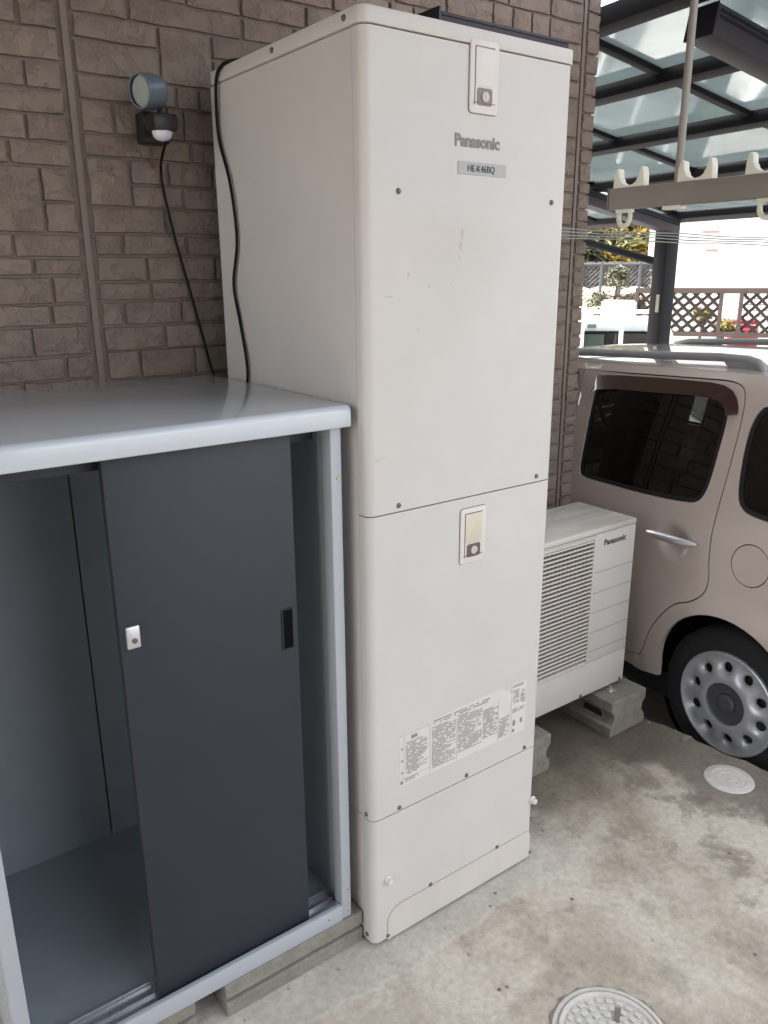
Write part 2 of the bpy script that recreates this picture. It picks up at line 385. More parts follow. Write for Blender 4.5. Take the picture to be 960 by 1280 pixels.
rnd = random.Random(7)
X, Y, Z = Vector((1, 0, 0)), Vector((0, 1, 0)), Vector((0, 0, 1))
WY = .765       # siding base plane
# ================================================================== SETTING
def ground_h(x, y):
    d = x*.81+y*.58      # distance roughly along the view
    if d < 4.6: return -.185
    if d < 6.4: return -.185-(d-4.6)/1.8*.30
    if d < 9.6: return -.485
    if d < 15: return -.485+(d-9.6)/5.4*.35
    return -.135
mb = MB(); xs = [-900, -300, -80, -30, -12]+[-8+i*.8 for i in range(36)]+[26, 45, 120, 400, 900]; n = len(xs)
for a in xs:
    for b in xs: mb.v.append(Vector((a, b, ground_h(a, b))))
mb.f += [(i*n+j, (i+1)*n+j, (i+1)*n+j+1, i*n+j+1) for i in range(n-1) for j in range(n-1)]
tag(mb.build('ground', asphalt, weld=False), kind='structure')
# yard slab with a broken edge
edge = []
y = -3.2
while y < WY+.3:
    edge.append((1.605-(y+.2)*.09+rnd.uniform(-.012, .012), y)); y += rnd.uniform(.02, .06)
pl = [(-4, WY+.3), (-4, -3.2)]+edge
mb = MB(); cdt(mb, pl, [], .12, lambda a, b, d: Vector((a+(0 if d == 0 or a < 1.4 else rnd.uniform(0, .012)), b, 0 if d == 0 else -d)), .18)
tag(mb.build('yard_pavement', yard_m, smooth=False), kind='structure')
# crumbled pieces at the slab edge
mb = MB()
for i in range(46):
    e = edge[rnd.randrange(len(edge))]; r = rnd.uniform(.004, .013)
    mb.obox((e[0]-rnd.uniform(-.01, .05), e[1], r*.3), (r, r*.3, 0), (-r*.3, r*.8, 0), (0, 0, r*.5))
tag(mb.build('concrete_crumbs', block_m), 'grey concrete crumbs scattered on the broken slab edge', 'rubble', kind='stuff')

# ================================================================== HOUSE
house = thing('house', (0, .9, 0), 'brown house wall with rock-faced brick siding behind the white tank', 'house')
MB().box((-4, WY, -.1), (1.568, 1.0, 2.72)).build('wall', joint_m, house)
MB().box((1.535, WY+.004, -.15), (1.570, 6.0, 6.6)).box((-4, WY+.2, 2.86), (1.56, 6.0, 6.6)).build('upper_wall', joint_m, house)
MB().box((-2.6, -1.15, 2.74), (.56, WY+.1, 2.88)).box((-2.6, -1.15, 2.88), (.56, -1.08, 3.9)).box((.49, -1.08, 2.88), (.56, WY, 3.9)).build('balcony', nb_m, house, bevel=.006)
def brick_obj(x0, x1, z0, z1, wrap=False):
    """one rock-faced stone: jittered front grid, chamfered rim"""
    g = .0026; x0 += g+rnd.uniform(-.001, .0015); x1 -= g+rnd.uniform(-.001, .0015)*(0 if wrap else 1); z0 += g*.8+rnd.uniform(0, .0012); z1 -= g*.3
    cx, cz = (x0+x1)/2, (z0+z1)/2; nx = 4 if x1-x0 > .1 else 3; nz = 3 if z1-z0 < .08 else 4; th = rnd.uniform(.010, .0145)
    mb_ = MB(); vs = []; fs = []
    for j in range(nz+1):
        for i in range(nx+1):
            a = i/nx; b = j/nz; e = i in (0, nx) or j in (0, nz)
            jx = rnd.uniform(-.002, .002); jz = rnd.uniform(-.0016, .0016)
            ins = .003
            px = x0+(x1-x0)*a+(ins if i == 0 else -ins if i == nx else 0)+jx; pz = z0+(z1-z0)*b+(ins if j == 0 else -ins if j == nz else 0)+jz
            dep = th*(.72 if e else 1)+rnd.uniform(-.0028, .0022)*(1 if not e else .6)
            vs.append((px-cx, -dep, pz-cz))
    fs += [(j*(nx+1)+i, j*(nx+1)+i+1, (j+1)*(nx+1)+i+1, (j+1)*(nx+1)+i) for j in range(nz) for i in range(nx)]
    rim = [i for i in range(nx+1)]+[j*(nx+1)+nx for j in range(1, nz+1)]+[nz*(nx+1)+i for i in range(nx-1, -1, -1)]+[j*(nx+1) for j in range(nz-1, 0, -1)]
    n0 = len(vs)
    for k in rim:
        v = vs[k]; s1 = 1.0
        vs.append((v[0]+(.002 if v[0] > 0 else -.002), .002, v[2]+(.002 if v[2] > 0 else -.002)))
    m_ = len(rim); fs += [(rim[i], n0+i, n0+(i+1) % m_, rim[(i+1) % m_]) for i in range(m_)]
    mb_.add(vs, fs)
    if wrap: mb_.box((x1-cx-.012, 0, z0-cz+.002), (x1-cx+.004, .085, z1-cz-.002))
    me = mb_.mesh('brick', rnd.choice(brick_mats), angle=28)
    inst('brick', me, house, (cx, WY, cz))
ZL = [1.36, 1.439, 1.478, 1.537, 1.613, 1.667, 1.735, 1.778, 1.835, 1.908, 1.989, 2.045, 2.104, 2.159, 2.22, 2.289, 2.345, 2.40]
ZR = [1.36, 1.40, 1.466, 1.542, 1.607, 1.67, 1.719, 1.784, 1.838, 1.903, 1.96, 2.019, 2.073, 2.148, 2.204, 2.28, 2.335, 2.39, 2.45, 2.51, 2.575, 2.635, 2.70]
def row(x0, x1, z0, z1, cuts):
    c = [x0]+sorted(cuts)+[x1]
    for a, b in zip(c[:-1], c[1:]): brick_obj(a, b, z0, z1)
# left field (x < -.34): joints read off the photograph
LJ = {0: [-.52], 1: [-.523], 2: [-.414], 3: [-.488], 4: [-.434, -.62], 5: [-.425], 6: [-.463], 7: [-.503], 8: [], 9: [], 10: [-.487], 11: [-.44], 12: [-.56], 13: [-.429], 14: [-.5], 15: [-.431], 16: [-.38, -.55]}
skip = set()
for i in range(len(ZL)-1):
    if i == 8 or i == 9:
        continue
    cuts = LJ.get(i, []); far = -.62 if i % 2 else -.7
    row(-.95, -.343, ZL[i], ZL[i+1], [c for c in cuts+([far] if not any(abs(c-far) < .08 for c in cuts) else [])]+([-.82] if i % 3 == 0 else [-.86]))
brick_obj(-.56, -.423, ZL[8], ZL[10]); brick_obj(-.423, -.343, ZL[8], ZL[9]); brick_obj(-.423, -.343, ZL[9], ZL[10])
for a, b in ((8, 9), (9, 10)): row(-.95, -.56, ZL[a], ZL[b], [-.72 if a == 8 else -.66])
# middle field
MJ = {2: [-.22, -.062], 3: [-.143, .06], 4: [-.25, -.09], 5: [-.17, -.02], 6: [-.176, .02], 7: [-.236, -.06], 8: [-.117], 11: [-.03], 12: [-.229, -.15, -.047], 13: [-.06, .004], 15: [-.2, 0], 16: [-.17], 17: [-.24, -.014], 18: [-.1]}
for i in range(len(ZR)-1):
    z0, z1 = ZR[i], ZR[i+1]
    if i in (9, 10): continue
    cuts = list(MJ.get(i, [-.2+(i % 3)*.06]))
    if i == 14 or i == 15:      # double-height stone near the tank
        row(-.31, -.098, z0, z1, [] if i == 14 else []); row(.048, .14, z0, z1, []); 
        if i == 14: brick_obj(-.098, .048, ZR[14], ZR[16])
    else: row(-.31, .14, z0, z1, [c for c in cuts if c < .1])
brick_obj(-.31, -.2, ZR[9], ZR[11])
row(-.2, .14, ZR[9], ZR[10], [-.06]); row(-.2, .14, ZR[10], ZR[11], [-.1, .03])
# band seen over the tank and beside it up to the corner joint
for i in range(len(ZR)-1):
    z0, z1 = ZR[i], ZR[i+1]
    if z0 < 2.3: continue
    x = .14; cuts = []
    while x < 1.3: x += rnd.choice((.09, .13, .16, .2)); cuts.append(x)
    row(.14, 1.487, z0, z1, [c for c in cuts if c < 1.42])
ZB = [.30, .365, .43, .495, .56, .62, .685, .75, .81, .875, .94, 1.0, 1.065, 1.125, 1.19, 1.25, 1.31, 1.37]
zz = ZB+[z for z in ZR if 1.38 < z < 2.3][1:]
for i in range(len(zz)-1):
    x0 = .86+(.08 if i % 2 else 0); row(x0, 1.487, zz[i], zz[i+1], [x0+.2+(i % 3)*.05, 1.37-(i % 4)*.03])
# corner stones
ZC = [.24, .30, .36, .425, .49, .55, .61, .67, .73, .785, .834, .89, .94, .986, 1.046, 1.10, 1.134, 1.173, 1.226, 1.278, 1.344, 1.40, 1.445, 1.492, 1.548, 1.602, 1.64, 1.688, 1.744, 1.80, 1.851, 1.919, 1.964, 2.018, 2.058, 2.123, 2.175, 2.235, 2.294, 2.353, 2.424, 2.488, 2.564, 2.62, 2.68]
for a, b in zip(ZC[:-1], ZC[1:]): brick_obj(1.511, 1.580+rnd.uniform(-.003, .003), a, b, wrap=True)
MB().box((-.334, WY-.008, .1), (-.319, WY+.01, 2.72)).build('sealant_joint', caulk_m, house)
MB().box((1.492, WY-.007, .1), (1.506, WY+.01, 2.72)).build('sealant_joint', caulk_m, house)

# unseen neighbour block behind the camera, sized and placed to darken the left wall
nb = thing('yard_shade_block', (-2, -3.4, 0), 'unseen grey house block behind the camera, added to shade the left of the yard', 'house')
MB().box((-3.2, -5.5, -.2), (-.9, -2.1, 5.6)).build('wall', nb_m, nb)
MB().box((-3.4, -5.7, 5.6), (-.65, -1.9, 5.75)).build('roof', carport_p, nb)

# ================================================================== WATER HEATER TANK
T = thing('water_heater_tank', (.3, .34, 0), 'tall cream white water heater tank cabinet standing beside the grey locker', 'water heater')
W, D, H = .6, .68, 2.228
MB().box((.0085, .0125, .02), (W-.0085, D-.008, 2.2)).build('inner_case', gap_m, T)
def shell(z0, z1, xL=0, yb=.036, r=.022):
    """front panel folded round both vertical edges"""
    p = [(0, yb)]
    for k in range(7): a = pi+pi/2*k/6; p.append((r+r*cos(a), r+r*sin(a)))
    for k in range(7): a = -pi/2+pi/2*k/6; p.append((W-r+r*cos(a), r+r*sin(a)))
    p.append((W, yb)); q = [(x+(.004 if x < .3 else -.004), y+.004) for x, y in p][::-1]
    q = [(min(max(x, .004), W-.004), max(y, .004)) for x, y in q]
    return MB().prism(p+q, (0, 0, z0), X, Y, Z*(z1-z0))
def front_panel(z0, z1):
    return shell(z0, z1).build('front_panel', cream, T, angle=25)
front_panel(1.2105, 2.194); front_panel(.3985, 1.2075); front_panel(.012, .3955)
MB().box((0.001, .0385, .3985), (.008, D, 2.194)).box((0.001, .0385, .012), (.008, D, .3955)).build('side_panel', cream, T)
MB().box((W-.008, .0385, .012), (W-.001, D, 2.194)).build('side_panel', cream, T)
MB().box((.008, D-.006, .012), (W-.008, D, 2.194)).build('back_panel', cream, T)
# lid
p = []
for cx, cy, a0 in ((W-.018, -.002+.022, -90), (W-.018, D-.02, 0), (.018, D-.02, 90), (.018, .02, 180)):
    for k in range(6): a = radians(a0+90*k/5); p.append((cx+.022*cos(a), cy+.022*sin(a)))
MB().prism(p, (0, 0, 2.197), X, Y, Z*(H-2.197)).build('lid', cream, T, bevel=.003)
scr = MB().lathe((0, 0, 0), (0, -1, 0), [(.0062, 0), (.0062, .001), (.005, .003), (.0028, .0042), (0, .0045)], 12).mesh('screw', screw_m)
def screws(pts, parent, yy=0):
    for x, z in pts: inst('screw', scr, parent, (x, yy, z))
screws([(.086, 1.90), (.545, 1.897), (.086, 1.225), (.54, 1.225), (.087, .408), (.32, .408), (.546, .408), (.196, .108), (.45, .108), (.592, .02), (.048, .02)], T)
for y_, z_ in ((.055, 2.213), (.343, 2.213), (.024, .412), (.028, .03), (.62, 2.213)):
    inst('screw', scr, T, (-.0045 if z_ > 2.2 else 0, y_, z_), (0, 0, -pi/2))
for x_, z_ in ((.049, .2), (.592, .208)):
    MB().lathe((x_, -.0005, z_), -Y, [(.013, 0), (.013, .002), (.009, .004), (.009, .013), (.006, .016), (0, .0165)], 14).build('knob', hatch_m, T)
# service hatches
def hatch(x0, z0, x1, z1, ym):
    h = MB(); o = rrect(x0, z0, x1, z1, .008); h.prism(o, (0, .001, 0), X, Z, -Y*.0055)
    f = h.build('service_hatch', hatch_m, T, bevel=.0012)
    MB().prism(offset(o, -.0014), (0, .0012, 0), X, Z, -Y*.0018).build('seal', screw_m, f)
    a, b = x0+.0145, x1-.0145; c, d = z0+.016, z1-.014
    MB().prism(rrect(a, c+.037, b, d, .002), (0, -.0042, 0), X, Z, -Y*.0012).build('flap', ym, f, bevel=.0004)
    MB().box((a-.001, -.0062, d), (b+.001, -.0042, d+.0018)).box((a-.0018, -.0058, c), (a-.0008, -.0042, d)).build('hinge_gap', screw_m, f)
    q = rrect(a+.006, c, b-.004, c+.034, .006)
    MB().prism(q, (0, -.0043, 0), X, Z, -Y*.0011).build('recess', screw_m, f)
    MB().lathe(((a+b)/2+.002, -.0054, c+.017), -Y, [(.0105, 0), (.0105, .002), (.009, .003), (0, .003)], 16).box(((a+b)/2+.0012, -.0095, c+.008), ((a+b)/2+.0028, -.0083, c+.026)).build('lock_knob', hatch_y, f)
    MB().box((a-.006, -.0066, c+.004), (b+.004, -.0056, c+.0052)).build('latch_line', screw_m, f)
hatch(.274, 2.066, .356, 2.207, hatch_m); hatch(.276, 1.036, .36, 1.18, hatch_y)
text('brand_lettering', 'Panasonic', .0345, logo_m, T, (.236, -.0006, 1.999), X, Z, bold=.0012, sx=.97)
pt = MB().box((.247, -.0015, 1.943), (.391, .0005, 1.969)).build('model_plate', plate_m, T)
text('model_lettering', 'HE-K46BQ', .0195, ink_m, pt, (.273, -.0019, 1.9495), X, Z, sx=.92)
# warning label: printed columns
lb = MB()
for poly_ in ([(.087, .470), (.187, .470), (.187, .616), (.087, .616)], [(.187, .470), (.484, .470), (.484, .606), (.44, .634), (.235, .628), (.187, .616)], [(.484, .470), (.542, .470), (.542, .630), (.484, .634)]):
    lb.prism(poly_, (0, .0003, 0), X, Z, -Y*.0010)
lb = lb.build('warning_label', label_m, T, smooth=False)
pr = MB(); r2 = random.Random(3)
def lines(x0, x1, z0, z1, h, gap, dens=.85):
    z = z1
    while z-h > z0:
        x = x0
        end = x0+(x1-x0)*(r2.uniform(.55, 1) if r2.random() < .5 else 1)
        while x < end:
            wd = r2.uniform(.0025, .007)
            if r2.random() < dens: pr.box((x, -.00115, z-h), (min(x+wd, end), -.0009, z-h*r2.uniform(0, .25)))
            x += wd+.0009
        z -= h+gap
for i, (a, b, c, d) in enumerate(((.108, .178, .494, .592), (.194, .276, .478, .604), (.283, .372, .492, .606), (.376, .432, .500, .59), (.438, .478, .476, .54), (.49, .514, .566, .612), (.52, .54, .56, .606), (.49, .535, .536, .553))):
    lines(a, b, c, d, .0030, .0018)
lines(.2, .40, .607, .622, .0042, .003); lines(.49, .53, .616, .628, .003, .002); lines(.105, .18, .474, .487, .0030, .003)
pr.box((.187, -.0011, .472), (.1877, -.0009, .612)); pr.box((.28, -.0011, .472), (.2807, -.0009, .6)); pr.box((.4335, -.0011, .472), (.4342, -.0009, .6)); pr.box((.484, -.0011, .472), (.4847, -.0009, .628))
pr.box((.088, -.0011, .6155), (.187, -.0009, .616)); pr.box((.088, -.0011, .4885), (.187, -.0009, .489)); pr.box((.101, -.0011, .489), (.1015, -.0009, .612)); 
pr.box((.125, -.0011, .598), (.145, -.0009, .608)); pr.box((.492, -.0011, .498), (.502, -.0009, .516)); pr.box((.521, -.0011, .50), (.531, -.0009, .514)); pr.box((.49, -.0011, .478), (.5, -.0009, .488))
for z_ in (.505, .54, .575): pr.add([(.091, -.0011, z_), (.099, -.0011, z_), (.095, -.0011, z_+.009)], [(0, 1, 2)])
pr.lathe((.0945, -.0009, .479), -Y, [(.0055, 0), (.0055, .0002), (0, .0002)], 16)
o = pr.build('printed_text', print_m, lb, smooth=False, weld=False)
# foot cover at the bottom: raised plate with rounded upper corners
fp = [(.046, .006), (.590, .006), (.590, .075)]+[(.590-.022+.022*cos(radians(a)), .083+.022*sin(radians(a))) for a in (10, 30, 50, 70, 90)]+[(.046+.045-.045*sin(radians(a)), .06+.045*cos(radians(a))) for a in (0, 18, 36, 54, 72, 90)]
MB().prism(fp, (0, .0006, 0), X, Z, -Y*.0018).build('foot_cover_seam', seam_m, T)
MB().prism(offset(fp, .0014), (0, 0, 0), X, Z, -Y*.0022).build('foot_cover', cream2, T)
MB().box((.02, .02, 0), (.58, .66, .014)).build('foot', darkgap, T)
# small dents and scuffs
scuff_m = mat('scuff', (.50, .465, .44), .6)
for x, z, a, b in ((.26, 1.795, .004, .010), (.264, 1.82, .003, .012), (.113, 1.735, .004, .004), (.17, 1.71, .003, .004), (.06, 1.69, .012, .002), (.235, 1.715, .002, .003), (.14, 1.62, .004, .002), (.257, 1.77, .003, .004)):
    MB().prism([(x+a*cos(t)*(1+.3*sin(3*t)), z+b*sin(t)) for t in [k*pi/5 for k in range(10)]], (0, .0004, 0), X, Z, -Y*.0008).build('scuff_mark', scuff_m, T, smooth=False)
MB().prism([(.012, 1.335), (.03, 1.338), (.05, 1.346), (.03, 1.341)], (0, .0004, 0), X, Z, -Y*.0008).build('scuff_mark', scuff_m, T, smooth=False)
# solar panel lying on the lid
sp = thing('solar_panel', (.41, .12, H), 'thin dark framed panel lying flat on top of the tall white tank', 'panel')
MB().box((.21, .022, H), (.602, .035, H+.024)).box((.21, .20, H), (.602, .213, H+.024)).box((.21, .035, H), (.223, .20, H+.024)).box((.589, .035, H), (.602, .20, H+.024)).box((.212, .019, H+.017), (.60, .022, H+.0235)).build('frame', carport_p, sp, bevel=.0015)
MB().box((.223, .035, H+.012), (.589, .20, H+.018)).build('cell_sheet', solar_m, sp)
MB().box((.205, .018, H), (.2105, .215, H+.032)).build('end_bracket', dkplastic, sp, bevel=.001)

# ================================================================== LOCKER
K = thing('storage_locker', (-.45, .4, .1), 'light grey steel storage locker with charcoal sliding door, left of the white tank', 'storage locker')
lx0, lx1, ly0, ly1, lz0, lz1 = -.856, -.036, .05, .745, .098, 1.429
# rounded top
prof = [(.758, 1.428), (.758, 1.464)]+[(.03+.015-.015*sin(radians(a)), 1.449+.015*cos(radians(a))) for a in (0, 22, 45, 67, 90)]+[(.03, 1.416), (.046, 1.416), (.046, 1.428)]
MB().prism([(a, b) for a, b in prof], (-.884, 0, 0), Y, Z, X*.864).build('top_panel', lgrey, K, bevel=.004, angle=50)
MB().box((lx1-.006, ly0+.036, lz0), (lx1, ly1, lz1-.006)).build('side_panel', lgrey, K)
MB().box((lx0, ly0+.036, lz0), (lx0+.006, ly1, lz1-.006)).build('side_panel', lgrey, K)
MB().box((lx1-.028, ly0, lz0), (lx1, ly0+.036, lz1-.013)).build('front_post', frame_m, K, bevel=.002)
MB().box((lx0, ly0, lz0), (lx0+.030, ly0+.036, lz1-.013)).build('front_post', frame_m, K, bevel=.002)
MB().box((lx0+.030, ly0-.002, lz0-.002), (lx1-.028, ly0+.012, lz0+.046)).build('bottom_rail', frame_m, K, bevel=.002)
MB().box((lx0+.030, ly0+.012, lz0), (lx1-.028, ly0+.088, lz0+.028)).box((lx0+.030, ly0+.0125, lz0+.028), (lx1-.028, ly0+.0165, lz0+.037)).box((lx0+.030, ly0+.046, lz0+.028), (lx1-.028, ly0+.050, lz0+.037)).box((lx0+.030, ly0+.082, lz0+.028), (lx1-.028, ly0+.086, lz0+.037)).build('door_track', alu, K, bevel=.0008)
MB().box((lx0+.030, ly0+.074, lz1-.05), (lx1-.028, ly0+.09, lz1-.014)).build('head_rail', char_m, K)
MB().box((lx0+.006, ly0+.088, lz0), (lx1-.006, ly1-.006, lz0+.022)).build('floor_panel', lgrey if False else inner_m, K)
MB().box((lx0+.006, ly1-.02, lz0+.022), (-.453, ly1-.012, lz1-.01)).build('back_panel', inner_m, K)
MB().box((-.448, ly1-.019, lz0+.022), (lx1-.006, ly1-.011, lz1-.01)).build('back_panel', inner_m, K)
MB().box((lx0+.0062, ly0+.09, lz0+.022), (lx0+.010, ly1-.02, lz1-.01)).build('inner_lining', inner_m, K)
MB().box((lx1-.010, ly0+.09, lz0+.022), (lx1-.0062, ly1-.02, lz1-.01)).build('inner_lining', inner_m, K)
d1 = MB().box((-.556, ly0+.020, lz0+.034), (-.152, ly0+.040, lz1-.012)).build('sliding_door', char_m, K, bevel=.0025)
MB().box((-.193, ly0+.0192, .915), (-.164, ly0+.0206, 1.012)).build('finger_pull', pull_m, d1)
MB().box((-.1935, ly0+.0178, .913), (-.1905, ly0+.0206, 1.014)).box((-.1665, ly0+.0178, .913), (-.1635, ly0+.0206, 1.014)).box((-.1905, ly0+.0178, 1.011), (-.1665, ly0+.0206, 1.014)).box((-.1905, ly0+.0178, .913), (-.1665, ly0+.0206, .916)).build('pull_frame', dkplastic, d1)
lk = MB().box((-.5445, ly0+.012, 1.021), (-.5165, ly0+.0203, 1.069)).build('lock', chrome, d1, bevel=.003)
MB().lathe((-.529, ly0+.0118, 1.038), -Y, [(.0055, 0), (.0055, .0015), (.003, .0018), (0, .0018)], 14).build('keyhole', screw_m, lk)
MB().box((-.540, ly0+.054, lz0+.034), (-.145, ly0+.072, lz1-.012)).build('sliding_door', char_m, K, bevel=.002)
gs = MB().lathe((0, 0, 0), (0, -1, 0), [(.0045, 0), (.0045, .001), (.003, .0022), (0, .0024)], 10).mesh('screw', zinc)
for x_, z_ in ((-.044, .187), (-.044, .121), (-.105, .122), (-.047, 1.30)): inst('screw', gs, K, (x_, ly0-.002 if z_ < .13 and x_ < -.06 else ly0, z_))

# concrete blocks: waisted profile, hollow in the end
def cblock(name, x0, x1, y0, y1, h, along, label, group):
    t = thing(name, ((x0+x1)/2, (y0+y1)/2, 0), label, 'concrete block', group)
    w_ = (y1-y0) if along == 'x' else (x1-x0); L_ = (x1-x0) if along == 'x' else (y1-y0)
    i = .020; f = .036
    prof = [(0, 0), (w_, 0), (w_, f)]
    for k in range(7): a = k/6; prof.append((w_-i*sin(pi*a)**.6, f+.006+(h-2*f-.012)*a))
    prof += [(w_, h-f), (w_, h), (0, h), (0, h-f)]
    for k in range(7): a = 1-k/6; prof.append((i*sin(pi*a)**.6, f+.006+(h-2*f-.012)*a))
    prof += [(0, f)]
    m_ = MB()
    if along == 'x': m_.prism(prof, (x0, y0, 0), Y, Z, X*L_)
    else: m_.prism(prof, (x0, y0, 0), X, Z, Y*L_)
    return m_.build('body', block_m, t, bevel=.003, seg=1) and t
G1 = 'waisted concrete blocks under the grey locker'
cblock('concrete_block', -.405, -.004, .044, .25, .096, 'x', 'waisted concrete block under the right end of the grey locker', None)
cblock('concrete_block', -.86, -.478, .055, .25, .096, 'x', 'concrete block under the left half of the grey locker', None)
for o_ in [x for x in bpy.data.objects if x.name.startswith('concrete_block')]: o_['group'] = G1
G2 = 'concrete blocks under the heat pump unit'
b1 = cblock('concrete_block', 1.325, 1.535, .275, .70, .150, 'y', 'waisted concrete block under the right foot of the heat pump', G2)
MB().prism(smooth_poly([(.335, .045), (.425, .045), (.425, .085), (.38, .122), (.335, .085)], 2), (1.342, 0, 0), Y, Z, X*.03).build('hollow', darkgap, b1)
cblock('concrete_block', .78, .985, .275, .70, .150, 'y', 'concrete block half hidden behind the foot of the white tank', G2)

# ================================================================== HEAT PUMP
P = thing('heat_pump', (1.09, .5, .15), 'cream outdoor heat pump unit with slatted grille on concrete blocks', 'heat pump')
px0, px1, py0, py1, pz0, pz1 = .69, 1.492, .36, .64, .168, .846
MB().box((px0+.004, py0+.03, pz0+.004), (px1-.004, py1, pz1-.03)).build('case', cream, P)
MB().box((px0, py0-.002, pz1-.022), (px1+.002, py1+.004, pz1)).build('top_panel', streak_m, P, bevel=.006)
gx0, gx1, gz0, gz1 = .80, 1.262, .325, .815
# front skin pieces round the grille
MB().box((gx1, py0, pz0+.14), (px1, py0+.03, pz1-.0235)).build('corner_panel', cream, P, bevel=.003)
MB().box((px0, py0, pz0), (px1, py0+.0295, pz0+.1385)).box((px0, py0+.001, pz0+.1385), (gx0, py0+.03, pz1-.024)).box((gx0, py0+.0005, gz1), (gx1, py0+.03, pz1-.024)).build('front_panel', cream, P, bevel=.003)
MB().box((px1-.004, py0+.03, pz0), (px1, py1, pz1-.024)).build('side_panel', cream, P)
for z_ in (.672, .591, .512, .431, .352):
    MB().box((gx1+.004, py0-.0012, z_-.0015), (px1-.003, py0+.001, z_+.0015)).build('groove', print_m if False else mat('groove_shadow', (.36, .33, .31), .8) if 'groove_shadow' not in MATS else MATS['groove_shadow'], P)
MB().box((gx0, py0+.022, gz0-.01), (gx1, py0+.0285, gz1+.005)).build('grille_backing', mat('coil_brown', (.10, .07, .05), .8, var=.2, vscale=200), P)
gf = MB(); gf.box((gx1-.014, py0-.006, gz0-.012), (gx1-.002, py0+.02, gz1+.002)).box((gx0, py0-.0055, gz0-.018), (gx1-.014, py0+.02, gz0-.004)).box((gx0, py0-.0055, gz1-.008), (gx1-.014, py0+.02, gz1+.003))
gf.build('grille_frame', cream2, P, bevel=.002)
ns = 30; sm = MB().obox((0, 0, 0), ((gx1-.016-gx0)/2, 0, 0), (0, .0075, -.0012), (0, .0006, .0030)).mesh('slat', cream2, smooth=False)
for k in range(ns): inst('slat', sm, P, ((gx0+gx1-.016)/2, py0+.002, gz0+.004+(gz1-.008-gz0)*(k+.4)/ns))
vw = MB()
x = gx0+.02
while x < gx1-.02: vw.box((x, py0+.0098, gz0), (x+.003, py0+.0125, gz1-.008)); x += .021
tag(vw.build('grille_wires', cream2, P), kind='stuff')
text('brand_lettering', 'Panasonic', .0325, ink_m, P, (1.309, py0-.0004,   .772), X, Z, bold=.0008, sx=.99)
screws([(1.235, .31), (1.236, .178), (1.468, .178), (.9, .178)], P, py0-.0008)
for x_ in (.85, 1.40):
    MB().box((x_-.03, py0+.02, .150), (x_+.03, py1-.02, .169)).box((x_-.02, py0-.03, .150), (x_+.02, py0+.02, .155)).build('foot', alu, P)
    MB().lathe((x_, py0-.012, .155), Z, [(.012, 0), (.012, .006), (.005, .006), (.005, .018), (0, .018)], 8).build('bolt', zinc, P)

# ================================================================== FLOOR CAPS
c = thing('pale_inspection_cap', (1.452, -.148, 0), 'small round pale cap on the dark damp concrete near the car wheel', 'drain cap')
MB().lathe((1.452, -.148, 0), Z, [(.0, .008), (.022, .009), (.024, .0075), (.03, .0075), (.032, .009), (.048, .0085), (.05, .007), (.056, .007), (.058, .0085), (.074, .008), (.077, .006), (.082, .006), (.085, .001)], 40).build('lid', cap_m, c)
c = thing('manhole_cover', (.29, -.545, 0), 'round patterned manhole cover at the bottom edge of the photo', 'manhole cover')
cx, cy = .298, -.548
MB().lathe((cx, cy, 0), Z, [(0, .003), (.112, .003), (.114, .010), (.121, .011), (.123, .002), (.1265, .002), (.128, .009), (.137, .008), (.139, .0005)], 56).build('lid', cap_m, c)
stud = MB().obox((0, 0, .003), (.0085, 0, 0), (0, .006, 0), (0, 0, .0018)).mesh('raised_pad', cap_m, bevel=.0015, seg=1)
for rr, nn in ((.100, 26), (.080, 20), (.06, 15), (.04, 10), (.02, 5)):
    for k in range(nn):
        a = 2*pi*k/nn; o_ = inst('raised_pad', stud, c, (cx+rr*cos(a), cy+rr*sin(a), .003)); o_.rotation_euler = (0, 0, a+pi/2)
MB().obox((cx+.06, cy+.03, .0064), (.016, .01, 0), (-.004, .006, 0), (0, 0, .0022)).build('lifting_slot', gap_m, c)
mb = MB()
for k in range(60):
    a0, a1 = 2*pi*k/60, 2*pi*(k+1)/60; r0, r1 = .139, .147+.004*sin(k*1.7)
    mb.add([(cx+r0*cos(a0), cy+r0*sin(a0), .0012), (cx+r1*cos(a0), cy+r1*sin(a0), .0012), (cx+(.147+.004*sin((k+1)*1.7))*cos(a1), cy+(.147+.004*sin((k+1)*1.7))*sin(a1), .0012), (cx+r0*cos(a1), cy+r0*sin(a1), .0012)], [(0, 1, 2, 3)])
mb.build('dirt_ring', mat('ring_dirt', (.34, .30, .25), .95, var=.3, vscale=60), c)

# ================================================================== SENSOR LIGHT + CABLES
Lg = thing('sensor_light', (-.13, .74, 2.1), 'grey round sensor light with white sensor dome on the brick wall', 'wall lamp')
MB().box((-.178, .700, 2.055), (-.108, .752, 2.128)).build('mount_plate', dkplastic, Lg, bevel=.006)
ld = Vector((-.92, -.30, -.12)).normalized(); lc = Vector((-.198, .640, 2.158))
MB().lathe(lc, -ld, [(.0345, -.006), (.0385, -.006), (.0395, .004), (.0395, .036), (.036, .052), (.025, .063), (0, .066)], 32).build('lamp_head', lamp_m, Lg, angle=50)
MB().lathe(lc, -ld, [(0, -.001), (.02, 0), (.0342, .002)], 32).build('lens', lens_m, Lg)
MB().tube([(-.136, .668, 2.132), (-.142, .672, 2.09), (-.14, .700, 2.08)], .013, 10).build('arm', dkplastic, Lg)
MB().box((-.192, .592, 2.070), (-.130, .650, 2.108)).build('sensor_box', dkplastic, Lg, bevel=.006)
MB().lathe((-.161, .621, 2.072), -Z, [(.0245, -.002), (.0245, .004), (.022, .013), (.015, .020), (0, .024)], 24).build('sensor_dome', dome_m, Lg)
